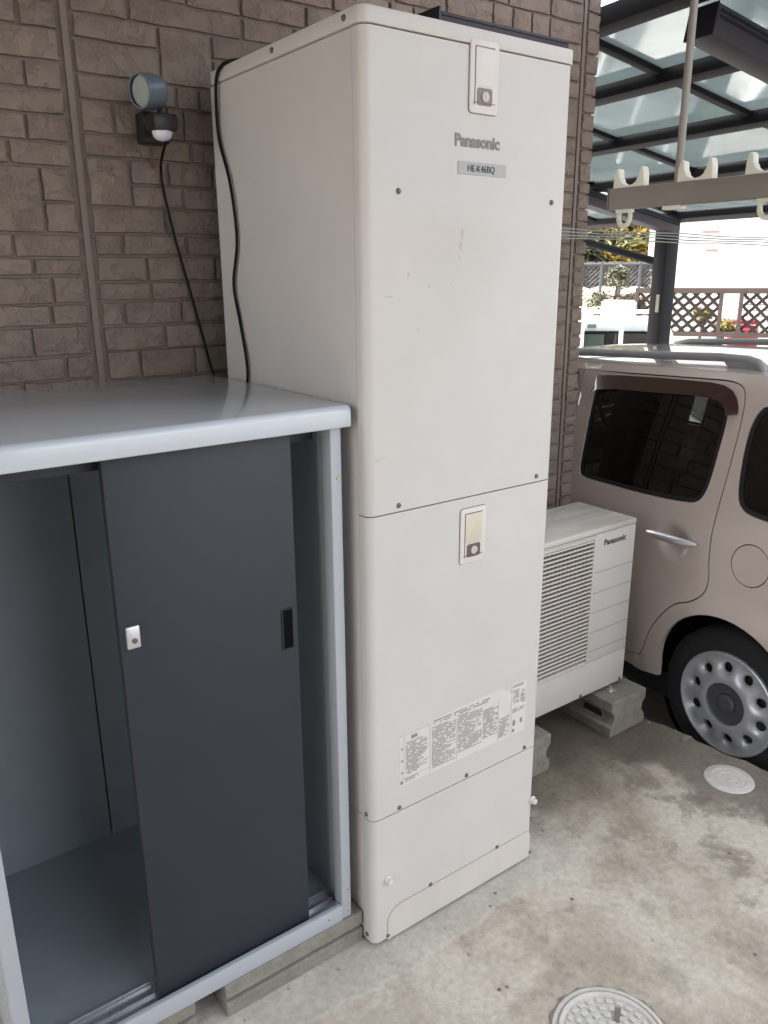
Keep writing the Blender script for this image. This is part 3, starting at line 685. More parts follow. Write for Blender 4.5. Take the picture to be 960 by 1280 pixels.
MB().box((-.146, .7485, 2.0), (-.140, .7515, 2.05)).build('rust_drip', mat('rust', (.16, .095, .055), .9, var=.3, vscale=60), Lg)
def cable(name, pts, r, label):
    pts = [Vector(p) for p in pts]; out = []
    for i in range(len(pts)-1):
        p0, p1, p2, p3 = pts[max(i-1, 0)], pts[i], pts[i+1], pts[min(i+2, len(pts)-1)]
        for k in range(6):
            t = k/6; out.append(.5*((2*p1)+(-p0+p2)*t+(2*p0-5*p1+4*p2-p3)*t*t+(-p0+3*p1-3*p2+p3)*t**3))
    out.append(pts[-1]); return tag(MB().tube(out, r*1.15, 8).build(name, black), label, 'cable')
cable('lamp_cable', [(-.148, .63, 2.055), (-.136, .70, 2.02), (-.125, .738, 1.993), (-.120, .742, 1.945), (-.098, .742, 1.826), (-.064, .742, 1.681), (-.025, .742, 1.504), (-.012, .742, 1.44), (-.008, .755, 1.30)], .0033, 'black cable hanging down the brick wall from the sensor light')
cable('panel_cable', [(.20, .215, 2.235), (.08, .42, 2.232), (.02, .525, 2.233), (-.004, .56, 2.231), (-.010, .590, 2.225), (-.011, .617, 2.205), (-.009, .631, 2.149), (-.007, .630, 2.065), (-.008, .580, 1.957), (-.007, .562, 1.822), (-.007, .595, 1.713), (-.006, .574, 1.621), (-.007, .545, 1.519), (-.008, .548, 1.455), (-.009, .60, 1.40)], .0036, 'black cable wavering down the side of the tall white tank')

# ================================================================== LAUNDRY ARM
A = thing('laundry_pole_holder', (.45, -.41, 1.9), 'grey-brown laundry arm with cream hooks hanging on a rod under the balcony', 'laundry holder')
MB().box((.438, -1.05, 1.8605), (.462, -.2555, 1.9015)).build('arm_bar', polebar_m, A, bevel=.002)
MB().box((.4365, -.2555, 1.860), (.4635, -.2535, 1.902)).build('end_cap', polebar_m, A)
MB().tube([(.45, -.409, 1.90), (.45, -.409, 2.74)], .0072, 10).build('rod', polebar_m, A)
MB().tube([(.45, -.95, 1.90), (.45, -.95, 2.74)], .0072, 10).build('rod', polebar_m, A)
MB().box((.440, -.425, 1.853), (.46, -.385, 1.8605)).build('clamp', hook_m, A, bevel=.001)
def hook(yc):
    p = []; w_ = .037; h = .038
    p = [(-w_, 0), (-w_+.001, h*.6), (-w_+.004, h-.003), (-w_+.008, h), (-w_+.012, h-.003), (-w_+.014, h*.5)]
    for k in range(7): a = pi+pi*k/6; p.append((.021*cos(a), .018+.014*sin(a)))
    p += [(w_-.014, h*.5), (w_-.012, h-.003), (w_-.008, h), (w_-.004, h-.003), (w_-.001, h*.6), (w_, 0)]
    MB().prism(p, (.441, yc, 1.9013), Y, Z, X*.018).build('hook', hook_m, A, bevel=.0018)
def ring(yc):
    m_ = MB(); pts = [(.45, yc+.0145*cos(a), 1.8465+.0185*sin(a)) for a in [2*pi*k/20 for k in range(21)]]
    m_.tube(pts, .0048, 8, cap=False).box((.443, yc-.018, 1.854), (.457, yc+.018, 1.8605)).build('ring', hook_m, A)
for yc in (-.300, -.450, -.588, -.73, -.87): hook(yc)
for yc in (-.290, -.596, -.80): ring(yc)

# thin wires across the gap
for i, (ya, za, yb, zb) in enumerate(((.66, 1.888, .62, 1.885), (.65, 1.878, .66, 1.874), (.64, 1.866, .62, 1.866), (.66, 1.856, .66, 1.861))):
    pts = [(1.0+(6.4)*k/24, ya+(yb-ya)*k/24, za+(zb-za)*k/24-.012*sin(pi*k/24)+.003*sin(k*2.1+i)) for k in range(25)]
    lab = ['highest of the four thin wires crossing in front of the carport post', 'second from the top of the thin wires crossing the carport post', 'third from the top of the thin wires crossing the carport post', 'lowest of the four thin wires crossing in front of the carport post'][i]
    tag(MB().tube(pts, .0023, 6).build('stretched_wire', wire_m), lab, 'wire', 'thin wires stretched past the house corner')
bk = tag(MB().box((.985, .60, 1.84), (1.0, .765, 1.90)).build('wire_bracket', polebar_m), 'small bracket holding the wires on the brick wall behind the tank', 'bracket')
pp = tag(MB().tube([(7.4, .64, -.5), (7.4, .64, 2.3)], .03, 10).build('wire_pole', polebar_m), 'slim pole at the far end of the thin wires', 'pole')

# ================================================================== CARPORT
SC = 1.15; CO = Vector((4.288, 2.339, 2.177)); hd, sl_ = radians(-7), radians(11)
Dv = Vector((cos(hd)*cos(sl_), sin(hd)*cos(sl_), -sin(sl_))); Bv = Vector((-sin(hd), cos(hd), 0)); Nv = Dv.cross(Bv).normalized()
def cp(a, b, h=0): return CO+Dv*(a*SC)+Bv*(b*SC)+Nv*(h*SC)
cpt = thing('carport', (CO.x, CO.y, -.185), 'dark bronze carport with translucent panels over the beige car', 'carport')
def beam(name, a0, b0, a1, b1, w_, h0, h1, m_, along, bev=.004):
    c0 = (cp(a0, b0)+cp(a1, b1))/2+Nv*((h0+h1)/2*SC); ln = (cp(a1, b1)-cp(a0, b0))/2
    side = (Bv if along == 'D' else Dv)*(w_*SC/2)
    return MB().obox(c0, ln, side, Nv*((h1-h0)/2*SC)).build(name, m_, cpt, bevel=bev)
bm0, bm1 = -3.2, 1.25
for a in (-2.12, -1.65, -1.13, -.58): beam('rafter', a, bm0, a, bm1, .062, -.040, .026, carport_m, 'B')
beam('gutter', .20, bm0, .20, bm1, .11, -.035, .035, carport_m, 'B')
for b in (-2.15, -1.42, -.69, .05, .78): beam('purlin', -2.12, b, .14, b, .04, -.012, .026, carport_m, 'D', .002)
for b in (-1.95, .04): 
    ar = beam('support_arm', -2.08, b, .15, b, .10, -.13, -.046, carport_p, 'D')
    for hh in (-.078, -.062):
        c0 = cp(-.965, b)+Nv*(hh*SC)
        MB().obox(c0-Bv*(.051*SC), Dv*(1.10*SC), Bv*.002, Nv*.004).build('groove_line', carport_m, ar)
    e = cp(-2.08, b)+Nv*(-.088*SC); MB().obox(e, Dv*.003, Bv*(.0515*SC), Nv*(.044*SC)).build('end_cap', carport_m, ar)
for a0, a1 in ((-2.08, -1.69), (-1.61, -1.17), (-1.09, -.62), (-.54, .14)):
    for b0, b1 in ((bm0+.02, -2.17), (-2.13, -1.44), (-1.40, -.71), (-.67, .03), (.07, .76), (.80, bm1-.02)):
        c0 = cp((a0+a1)/2, (b0+b1)/2, .008); MB().obox(c0, Dv*((a1-a0)/2*SC), Bv*((b1-b0)/2*SC), Nv*.0015).build('roof_panel', poly_m, cpt, smooth=False)
for b in (-1.83, .12):
    q_ = cp(.17, b); zt = q_.z-.03*SC
    pm = MB().obox((q_.x, q_.y, (zt-.185)/2), Vector((cos(hd), sin(hd), 0))*.062, Bv*.062, (0, 0, (zt+.185)/2)).build('post', carport_m, cpt, bevel=.006)
    if b > 0:
        MB().obox((q_.x-.0625*cos(hd)-.001, q_.y-.01, 1.50), Vector((0, 0, .065)), Bv*.016, Vector((.001, 0, 0))).build('sticker', mat('sticker_pale', (.34, .34, .27), .6), pm)
q_ = cp(.17, .12)
MB().tube([(q_.x, q_.y+.05, 1.80), (q_.x-.1, q_.y+.75, 1.98), (q_.x-.12, q_.y+.95, 2.02)], .028, 10).build('brace', carport_m, cpt)

# ================================================================== CAR
ca = radians(-5); CU = Vector((-sin(ca), cos(ca), 0)); CN = Vector((-CU.y, CU.x, 0)); C0 = Vector((1.68, .05, 0)); CW = 1.475; GZ = -.185
ZZ = [-.2, .1, .3, .5, .62, .78, .84, .90, 1.1, 1.30, 1.34, 1.365, 1.385, 1.398]; NN = [-.05, -.02, 0, .008, .006, -.002, -.012, -.022, -.055, -.094, -.104, -.118, -.145, -.18]
def nf(z):
    for i in range(len(ZZ)-1):
        if z <= ZZ[i+1]:
            t = max(0, (z-ZZ[i])/(ZZ[i+1]-ZZ[i])); return NN[i]+(NN[i+1]-NN[i])*t
    return NN[-1]
def nfs(z): return (nf(z-.02)+nf(z-.008)+nf(z+.008)+nf(z+.02)+nf(z))/5
def sf(s, z):
    n_ = nfs(z)
    for wc in (0, 2.36):        # flare round the wheels
        r = math.hypot(s-wc, z-.12); n_ += .016*math.exp(-((r-.38)/.05)**2) if z > .05 else 0
    r2_ = ((s-.285)/.062)**2+((z-.715)/.055)**2      # hollow behind the door handle
    n_ -= .030*math.exp(-r2_**2.5)
    if s > 2.2: n_ -= (s-2.2)**2*.35
    if s < -.35: n_ -= (s+.35)**2*1.2
    return n_
def cmap(side):
    def f(s, z, d):
        n_ = sf(s, z)-d
        return C0+CU*s+CN*(n_ if side > 0 else -CW-n_)+Z*z
    return f
cw_ = C0+CU*1.2-CN*.74
car = thing('parked_car', (cw_.x, cw_.y, GZ), 'pinkish beige boxy hatchback with roof rails parked under the carport', 'car')
rd = smooth_poly([(.925, 1.322), (.70, 1.33), (.39, 1.340), (.25, 1.350), (.15, 1.348), (.108, 1.315), (.100, 1.20), (.104, 1.05), (.118, .85), (.115, .70), (.098, .61), (.112, .545), (.17, .495), (.235, .470), (.30, .39), (.345, .31), (.378, .20), (.40, .165), (.46, .152), (.925, .150)], 2)
def corner(p): return p
rdoor = [(.925, 1.322), (.70, 1.33)]+smooth_poly([(.39, 1.340), (.25, 1.350), (.15, 1.348), (.108, 1.315), (.100, 1.20), (.104, 1.05), (.118, .85), (.115, .70), (.098, .61), (.112, .545), (.17, .495), (.235, .470), (.30, .39), (.345, .31), (.378, .20), (.40, .165), (.46, .152), (.60, .150)], 2)[3:-3]+[(.75, .150), (.925, .150)]
fdoor = [(.935, .150), (1.90, .150), (1.97, .22), (1.98, .84), (1.86, .93), (1.50, 1.29), (1.42, 1.318), (.935, 1.322)]
qwin = smooth_poly([(.018, 1.287), (.055, 1.242), (.07, 1.164), (.060, .98), (.035, .905), (-.05, .885), (-.30, .885), (-.40, .90), (-.43, 1.0), (-.38, 1.2), (-.33, 1.29), (-.2, 1.30)], 2)
rwin = smooth_poly([(.84, .875), (.84, 1.0), (.84, 1.2), (.83, 1.30), (.76, 1.306), (.5, 1.31), (.27, 1.310), (.185, 1.29), (.160, 1.235), (.168, 1.043), (.180, .93), (.215, .882), (.30, .872), (.497, .862), (.70, .862), (.80, .862)], 2)
fwin = smooth_poly([(1.0, .87), (1.0, 1.28), (1.08, 1.295), (1.36, 1.28), (1.74, .93), (1.72, .88), (1.6, .87)], 2)
fuel = [(-.055+.078*cos(a), .717+.080*sin(a)) for a in [2*pi*k/40 for k in range(40)]]
def arch(wc):
    out = [(wc-.305, .11)]
    for k in range(25):
        a = pi-pi*k/24; out.append((wc-.302*cos(pi-a)*1.0 if False else wc+.303*cos(a)*(1), .165+.325*sin(a)**.92))
    return out+[(wc+.307, .111)]
body_o = [(-.60, .16), (-.5, .11)]+arch(0)+[(.42, .10), (1.95, .10)]+arch(2.36)+[(2.78, .12), (2.92, .18), (2.94, .55), (2.86, .72), (2.55, .80), (2.12, .86), (1.98, .90), (1.55, 1.30), (1.42, 1.330), (1.2, 1.343), (.95, 1.352), (.6, 1.364), (.2, 1.376), (-.36, 1.38), (-.46, 1.34), (-.56, .95), (-.62, .70), (-.62, .30)]
GAP = .005
for side in (1, -1):
    f = cmap(side)
    cdt(MB(), body_o, [rdoor, fdoor, qwin, fuel], .03, f, .02).build('body_side', car_m, car, angle=40)
    dr = cdt(MB(), offset(rdoor, GAP), [rwin], .018 if side > 0 else .04, f, .02).build('rear_door', car_m, car, angle=40)
    df = cdt(MB(), offset(fdoor, GAP), [fwin], .04, f, .02).build('front_door', car_m, car, angle=40)
    for d_, wn, gm in ((dr, rwin, glass_dark), (df, fwin, glass_lite), (car, qwin, glass_dark)):
        cdt(MB(), offset(wn, .002), [offset(wn, .017)], .03, lambda s, z, d: f(s, z, d+.004), .012).build('window_seal', dkplastic, d_)
        cdt(MB(), offset(wn, .012), [], .05, lambda s, z, d: f(s, z, d+.008)).build('window_glass', gm, d_)
    cdt(MB(), offset(fuel, GAP*.8), [], .03, f, .02).build('fuel_lid', car_m, car, angle=40)
    # dark structure just behind the panel gaps
    for lp in (rdoor, fdoor, fuel):
        n_ = len(lp); m_ = MB(); a_, b_ = offset(lp, -.012), offset(lp, .02)
        m_.add([f(s, z, .016) for s, z in a_]+[f(s, z, .016) for s, z in b_], [(i, (i+1) % n_, n_+(i+1) % n_, n_+i) for i in range(n_)]).build('weatherstrip', dkplastic, car)
    # handles
    for hs_, d_ in ((.283, dr), (1.12, df)):
        pts = []
        for t in [k/6-1 for k in range(13)]:
            nn_ = .018+.016*(1-t*t); pts.append(C0+CU*(hs_+.118*t)+CN*(nn_ if side > 0 else -CW-nn_)+Z*(.732-.004*t))
        m_ = MB().tube(pts, [.004+.013*(1-t*t)**.5 for t in [max(-.98, min(.98, k/6-1)) for k in range(13)]], 12)
        m_.build('handle', chrome, d_)
    # smoked rain visor over the door windows
    o1 = [(.842, 1.25), (.838, 1.306), (.7, 1.318), (.5, 1.328), (.267, 1.335), (.205, 1.331), (.165, 1.316), (.140, 1.29), (.126, 1.262), (.121, 1.235)]
    i1 = [(.835, 1.235), (.80, 1.25), (.7, 1.262), (.5, 1.272), (.30, 1.283), (.235, 1.283), (.198, 1.277), (.176, 1.264), (.162, 1.248), (.155, 1.228)]
    n_ = len(o1)
    m_ = MB(); m_.add([f(s, z, -.006) for s, z in o1]+[f(s, z, -.030) for s, z in i1], [(i, i+1, n_+i+1, n_+i) for i in range(n_-1)]).build('rain_visor', visor_m, dr, angle=60)
    m_ = MB(); o2 = [(.935, 1.22), (.95, 1.318), (1.4, 1.308), (1.5, 1.26)]; i2 = [(.96, 1.22), (.97, 1.26), (1.36, 1.25), (1.45, 1.21)]
    m_.add([f(s, z, -.006) for s, z in o2]+[f(s, z, -.030) for s, z in i2], [(i, i+1, 4+i+1, 4+i) for i in range(3)]).build('rain_visor', visor_m, df)
    # roof rail
    nr = -.215
    g = (lambda s, z, n_=0, sd=side: C0+CU*s+CN*((nr+n_) if sd > 0 else -CW-nr-n_)+Z*z)
    path = [(.103, 1.365, .03), (.118, 1.385, .02), (.15, 1.408, .005), (.20, 1.417, 0), (.32, 1.417, 0), (.6, 1.402, 0), (1.0, 1.383, 0), (1.3, 1.362, .005), (1.40, 1.34, .015)]
    m_ = MB(); vs = []; 
    for i, (s, z, n_) in enumerate(path):
        th = .020 if i > 1 else .016
        for k in range(8):
            a = 2*pi*k/8; vs.append(g(s, z+.017*sin(a), n_+th*cos(a)))
    m_.add(vs, [(i*8+k, i*8+(k+1) % 8, (i+1)*8+(k+1) % 8, (i+1)*8+k) for i in range(len(path)-1) for k in range(8)]+[tuple(range(8))[::-1], tuple(range(len(vs)-8, len(vs)))])
    m_.prism([(.100, 1.345), (.235, 1.345), (.30, 1.408), (.15, 1.415), (.108, 1.385)], g(0, 0, .016), CU, Z, -CN*.036*side)
    m_.build('roof_rail', rail_m, car, bevel=.003, angle=50)
    # wheels
    for wc in (0, 2.36):
        n0 = -.045
        g2 = lambda r, a, d: C0+CU*(wc+r*cos(a))+CN*((n0+d) if side > 0 else -CW-n0-d)+Z*(.118+r*sin(a))
        wh = bpy.data.objects.new('wheel', None); COL.objects.link(wh); wh.parent = car
        wh.location = wmat(car).inverted() @ (C0+CU*wc+CN*(n0 if side > 0 else -CW-n0)+Z*.118)
        ax = CN*side; ctr = C0+CU*wc+CN*(n0 if side > 0 else -CW-n0)+Z*.118
        MB().lathe(ctr, ax, [(.205, -.17), (.285, -.165), (.300, -.15), (.303, -.09), (.300, -.03), (.288, -.008), (.255, .003), (.225, .002), (.208, -.004), (.2, -.02)], 56).build('tyre', tyre_m, wh, angle=50)
        holes = [(.148*cos(a), .148*sin(a)) for a in [2*pi*(k+.3)/10 for k in range(10)]]
        def dish(x, y, d):
            r = math.hypot(x, y); h = -.006+.018*math.exp(-((r-.105)/.05)**2)+.010*max(0, (r-.17)/.03)**2
            for hx, hy in holes:
                q2 = (x-hx)**2+(y-hy)**2; h -= .020*math.exp(-(q2/(.028**2))**1.3)
            e = CU*(x if side > 0 else -x); return ctr+e+Z*y+ax*(h-d)
        circ = lambda r, n_: [(r*cos(2*pi*k/n_), r*sin(2*pi*k/n_)) for k in range(n_)]
        if side > 0 and wc == 0: rim = cdt(MB(), circ(.198, 80), [circ(.086, 40)]+[[(hx+.0205*cos(a), hy+.0205*sin(a)) for a in [2*pi*k/16 for k in range(16)]] for hx, hy in holes], .0085, dish, .015)
        else: rim = cdt(MB(), circ(.198, 40), [circ(.086, 20)]+[[(hx+.0185*cos(a), hy+.0185*sin(a)) for a in [2*pi*k/8 for k in range(8)]] for hx, hy in holes], .025, dish, .015)
        rim.build('wheel_cover', silver, wh, angle=60)
        MB().lathe(ctr, ax, [(.1975, -.001), (.200, .0065), (.204, .008), (.2085, .005), (.212, -.004), (.212, -.014)], 72).build('rim_lip', silver, wh)
        MB().lathe(ctr, ax, [(.200, -.045), (0, -.045)], 24).build('brake_disc', darkgap, wh)
        MB().lathe(ctr, ax, [(.092, -.03), (.092, .000), (.087, .003), (.082, -.004), (.05, -.008), (.040, -.008), (.038, .004), (.030, .008), (.014, .006), (0, .006)], 36).build('hub_cap', hubgrey, wh)
        MB().lathe(ctr-ax*.04+Z*.0, ax, [(.0, -.30), (.365, -.30), (.365, -.02)], 36).build('wheel_liner', dkplastic, car)
# top surfaces between the two sides
def across(name, path, m_, inset=0, crown=.03):
    mb_ = MB(); NX = 12; vs = []
    for s, z, n_ in path:
        if n_ == 0: n_ = -nfs(z)-.001
        for k in range(NX+1):
            t = k/NX; nn_ = -n_-(CW-2*n_)*t if False else (-abs(n_))*(1-t)+(-CW+abs(n_))*t
            vs.append(C0+CU*s+CN*nn_+Z*(z+crown*(1-(2*t-1)**2)**.8))
    mb_.add(vs, [(i*(NX+1)+k, i*(NX+1)+k+1, (i+1)*(NX+1)+k+1, (i+1)*(NX+1)+k) for i in range(len(path)-1) for k in range(NX)])
    return mb_.build(name, m_, car, angle=60)
across('roof', [(-.40, 1.368, 0), (-.36, 1.38, 0), (0, 1.378, 0), (.2, 1.376, 0), (.6, 1.364, 0), (.95, 1.352, 0), (1.2, 1.343, 0), (1.42, 1.330, 0)], car_m, crown=.030)
across('windshield', [(1.42, 1.330, .12), (1.7, 1.15, .085), (1.98, .90, .05)], glass_lite, crown=.004)
across('hood', [(1.98, .895, .04), (2.2, .865, .03), (2.55, .80, .08), (2.80, .745, .16), (2.90, .68, .20)], car_m, crown=.03)
across('front_bumper', [(2.90, .68, .20), (2.95, .5, .19), (2.95, .2, .21), (2.88, .08, .2)], car_m, crown=0)
across('tailgate', [(-.40, 1.368, .15), (-.44, 1.33, .14), (-.56, .95, .09), (-.635, .70, .10), (-.63, .30, .11), (-.57, .10, .13)], car_m, crown=.004)
tg = C0-CU*.53-CN*.74
m_ = MB(); m_.add([C0+CU*s-CN*nn_+Z*z for s, z, nn_ in ((-.462, 1.29, .22), (-.462, 1.29, CW-.22), (-.572, .93, CW-.17), (-.572, .93, .17))], [(0, 1, 2, 3)]).build('rear_window', dkplastic, car)
for nn_ in (.10, CW-.22): MB().obox(C0-CU*.625-CN*(nn_+.06)+Z*.62, CU*.02, CN*.06, Z*.10).build('tail_lamp', red_m, car, bevel=.01)
for nn_ in (.26, CW-.42): MB().lathe(C0+CU*2.93-CN*(nn_+.08)+Z*.56, CU, [(.09, -.03), (.09, .01), (.05, .025), (0, .03)], 20).build('headlight', lens_m, car)
MB().obox(C0+CU*1.18-CN*.74+Z*.06, CU*1.70, CN*.68, Z*.055).obox(C0+CU*1.18-CN*.74+Z*.3, CU*.83, CN*.66, Z*.25).build('underbody', dkplastic, car)
for nn_ in (.40, 1.06):
    for s_ in (.30, 1.05):
        MB().obox(C0+CU*s_-CN*nn_+Z*.68, CU*.24, CN*.22, Z*.09).obox(C0+CU*(s_-.24)-CN*nn_+Z*.98, CU*.07-Z*.02, CN*.21, Z*.26+CU*(-.05)).obox(C0+CU*(s_-.30)-CN*nn_+Z*1.25, CU*.04, CN*.11, Z*.06).build('seat', seat_m, car, bevel=.03)
MB().obox(C0+CU*1.80-CN*.74+Z*.80, CU*.16, CN*.62, Z*.08).build('dashboard', dkplastic, car, bevel=.03)
sc = C0+CU*1.55-CN*1.06+Z*.97; sax = (CU*-.85+Z*.5).normalized(); e1 = CN; e2 = sax.cross(e1)
MB().tube([sc+(e1*cos(a)+e2*sin(a))*.18 for a in [2*pi*k/24 for k in range(25)]], .014, 8, cap=False).tube([sc-e1*.17, sc+e1*.17], .014, 6).tube([sc, sc-sax*.2], .02, 6).build('steering_wheel', hubgrey, car)

# ================================================================== KEI TRUCK
def cell(r, x, y):       # point on the pixel's ray at a horizontal distance (layout helper)
    d = F_+R_*((x-480)/1000.2)-U_*((y-640)/1000.2); k = r/math.hypot(d.x, d.y); return CAM+d*k
tv = Vector((cos(radians(47)), sin(radians(47)), 0)); tr = Vector((tv.y, -tv.x, 0)); tb = cell(9, 749, 420); tb.z = -.485
truck_m = mat('truck_white', (.40, .45, .45), .35, var=.04)
K2 = thing('small_white_truck', (tb.x, tb.y, tb.z), 'small white pickup truck with a rear rack beyond the beige car', 'truck')
def tp(f_, r__, z): return tb+tv*f_+tr*r__+Z*z
def tbox(f0, f1, r0, r1, z0, z1): return (tp((f0+f1)/2, (r0+r1)/2, (z0+z1)/2), tv*((f1-f0)/2), tr*((r1-r0)/2), Z*((z1-z0)/2))
cab = [(.0, .45), (0, 1.0), (.0, 1.62), (.05, 1.72), (.25, 1.76), (.75, 1.72), (1.0, 1.5), (1.32, .95), (1.36, .45)]
m_ = MB(); m_.prism(cab, tp(0, -.66, 0), tv, Z, tr*1.32).build('cab', truck_m, K2, bevel=.05, seg=3)
def pane(poly_, m2, off, name, par=K2):
    return MB().prism(poly_, tp(-.012-off, 0, 0), tr, Z, tv*.01).build(name, m2, par)
rw = pane(rrect(-.56, 1.22, .56, 1.615, .09), black, -.002, 'rear_window_seal')
pane(rrect(-.535, 1.245, .535, 1.59, .08), glass_lite, .012, 'rear_window_glass', rw)
MB().obox(*tbox(-.013, -.004, -.30, .05, 1.25, 1.58)).build('interior_trim', label_m, rw)
MB().obox(*tbox(-.05, -.0, -.14, -.04, 1.645, 1.69)).build('high_lamp', galv, K2, bevel=.01)
MB().obox(*tbox(-1.9, -.06, -.70, .70, .42, .66)).build('load_bed', white_m, K2, bevel=.01)
for r0, r1 in ((-.71, -.68), (.68, .71)): MB().obox(*tbox(-1.9, -.06, r0, r1, .66, .93)).build('bed_side', white_m, K2)
MB().obox(*tbox(-1.93, -1.9, -.7, .7, .5, .93)).build('tailgate', white_m, K2)
rk = MB()
for r0 in (-.60, -.20, .20, .60): rk.tube([tp(-.16, r0, .66), tp(-.16, r0, 1.82)], .022, 8)
for z in (1.82, 1.76): rk.tube([tp(-.16, -.64, z), tp(-.16, .64, z)], .02, 8)
rk.tube([tp(-.16, .60, 1.82), tp(-.16, .72, 1.55), tp(-.16, .72, .7)], .02, 8)
rk.build('rear_rack', white_m, K2)
for f_ in (-1.45, .85):
    for r0 in (-.62, .62): MB().lathe(tp(f_, r0, .26), tr, [(0, -.07), (.17, -.07), (.26, -.06), (.265, 0), (.26, .06), (.17, .07), (0, .07)], 20).build('wheel', tyre_m, K2)

# ================================================================== BACKGROUND
# brown lattice fence
darkwood = mat('dark_lattice', (.05, .034, .03), .8, var=.1)
fa = cell(12, 795, 362); fb = cell(12, 1010, 366); fd = Vector((fb.x-fa.x, fb.y-fa.y, 0)).normalized(); FL = thing('lattice_fence', (fa.x, fa.y, -.3), 'brown lattice fence panels on rails in front of the white building', 'fence')
FL['group'] = None if False else 'garden fence'
del FL['group']
ft, fbz = 1.47, .93
fn = Vector((-fd.y, fd.x, 0))
def fp_(s, z, d=0): return Vector((fa.x, fa.y, z))+fd*s+fn*d
tot = (fb-fa).length+1.2
MB().obox(fp_(tot/2, ft+.01), fd*(tot/2), fn*.035, Z*.035).obox(fp_(tot/2, fbz-.02), fd*(tot/2), fn*.035, Z*.03).build('rail', brownwood, FL)
def latt(s0, s1):
    for s_ in (s0+.02, s1-.02): MB().obox(fp_(s_, (ft+fbz)/2, -.01), fd*.025, fn*.03, Z*((ft-fbz)/2)).build('panel_stile', brownwood, FL)
    m2 = MB(); hh = ft-fbz; ww = s1-s0; c_ = .15
    k = -int(hh/c_)-1
    while k*c_ < ww:
        for sg in (1, -1):
            a0, a1 = max(0, k*c_), min(ww, k*c_+hh)
            if a1 > a0:
                z0, z1 = fbz+(a0-k*c_), fbz+(a1-k*c_)
                p0, p1 = (a0, z0), (a1, z1)
                if sg < 0: p0, p1 = (ww-a0, z0), (ww-a1, z1)
                A_, B_ = fp_(s0+p0[0], p0[1], .008*sg), fp_(s0+p1[0], p1[1], .008*sg); dd = (B_-A_)/2; nrm = dd.normalized().cross(fn)
                m2.obox((A_+B_)/2, dd, nrm*.019, fn*.006)
        k += 1
    for i in range(1, int(hh/.075)+1): m2.obox(fp_(s0+ww/2, fbz+i*.075, 0), fd*(ww/2), fn*.004, Z*.0045)
    tag(m2.build('lattice_strips', darkwood, FL, smooth=False, weld=False), kind='stuff')
slen = lambda x: (cell(12, x, 362)-fa).dot(fd)
latt(slen(795), slen(822)); latt(slen(838), slen(905)); latt(slen(926), slen(1000))
for s_ in (slen(795), slen(838), slen(905), slen(926), slen(1000)): MB().obox(fp_(s_, .25), fd*.03, fn*.03, Z*.70).build('post', brownwood, FL)
lw = MB().obox(fp_(1.8, .05, .22), fd*2.6, fn*.08, Z*.60).build('garden_wall', building_m); tag(lw, 'low white garden wall below the brown lattice fence', 'wall')
# white building
ba, bb = cell(17.5, 808, 340), cell(17.5, 1100, 340); bd = Vector((bb.x-ba.x, bb.y-ba.y, 0)); bl = bd.length; bd.normalize(); bn = Vector((-bd.y, bd.x, 0))
if bn.dot(F_) < 0: bn = -bn
BL = thing('white_building', (ba.x, ba.y, -.3), 'bright white rendered building behind the lattice fence', 'building')
def bp_(s, z, d=0): return Vector((ba.x, ba.y, z))+bd*s+bn*d
MB().obox(bp_(bl/2+.6, 2.3, 2.0), bd*(bl/2+.6), bn*2.0, Z*2.7).build('wall', building_m, BL)
MB().obox(bp_(bl/2+.6, 5.08, 1.9), bd*(bl/2+.9), bn*2.3, Z*.08).build('roof', carport_p, BL, bevel=.02)
for px_, py_, wd in ((890, 313, .22), (925, 319, .45), (960, 326, .35), (889, 290, .3), (960, 284, .4), (985, 300, .4)):
    q2 = cell(17.5, px_, py_); MB().obox(Vector((q2.x, q2.y, q2.z))-bn*.02, bd*wd/2, bn*.09, Z*.02).build('ledge', mat('ledge_tan', (.38, .29, .25), .8) if 'ledge_tan' not in MATS else MATS['ledge_tan'], BL)
# raised earth bank behind the truck, white wall, chain link fence, stone wall
def bank(name, r0, r1, px_a, px_b, z0, z1, m2, label, cat, kind=None):
    m_ = MB(); r5 = random.Random(5); NX, NY = 16, 8; vs = []
    for j in range(NY+1):
        for i in range(NX+1):
            q2 = cell(r0+(r1-r0)*j/NY, px_a+(px_b-px_a)*i/NX, 350); vs.append((q2.x, q2.y, z0+(z1-z0)*j/NY+r5.uniform(-.06, .06)))
    m_.add(vs, [(j*(NX+1)+i, j*(NX+1)+i+1, (j+1)*(NX+1)+i+1, (j+1)*(NX+1)+i) for j in range(NY) for i in range(NX)])
    n0 = len(m_.v); m_.add([vs[i] for i in range(NX+1)]+[(vs[i][0], vs[i][1], -.5) for i in range(NX+1)], [(i, i+1, NX+2+i, NX+1+i) for i in range(NX)])
    return tag(m_.build(name, m2, angle=30), label, cat, kind=kind)
bank('earth_bank', 12.3, 15.5, 640, 835, 1.05, 1.45, dirt_m, None, None, 'structure')
wa = cell(11.9, 752, 380); wb = cell(11.9, 796, 380); wd_ = Vector((wb.x-wa.x, wb.y-wa.y, 0)); wl = wd_.length; wd_.normalize(); wn = Vector((-wd_.y, wd_.x, 0))
o_ = MB().obox(Vector((wa.x, wa.y, .40))+wd_*wl/2+wn*.4, wd_*(wl/2), wn*.4, Z*.93).build('white_gate_wall', building_m, bevel=.02); tag(o_, 'small white block wall between the truck and the green shrub', 'wall')
sa, sb = cell(17, 640, 340), cell(17, 812, 340); sd = Vector((sb.x-sa.x, sb.y-sa.y, 0)); slw = sd.length; sd.normalize(); sn = Vector((-sd.y, sd.x, 0))
SW = thing('stone_retaining_wall', (sa.x, sa.y, 0), 'grey-brown stone wall behind the chain link fence', 'wall')
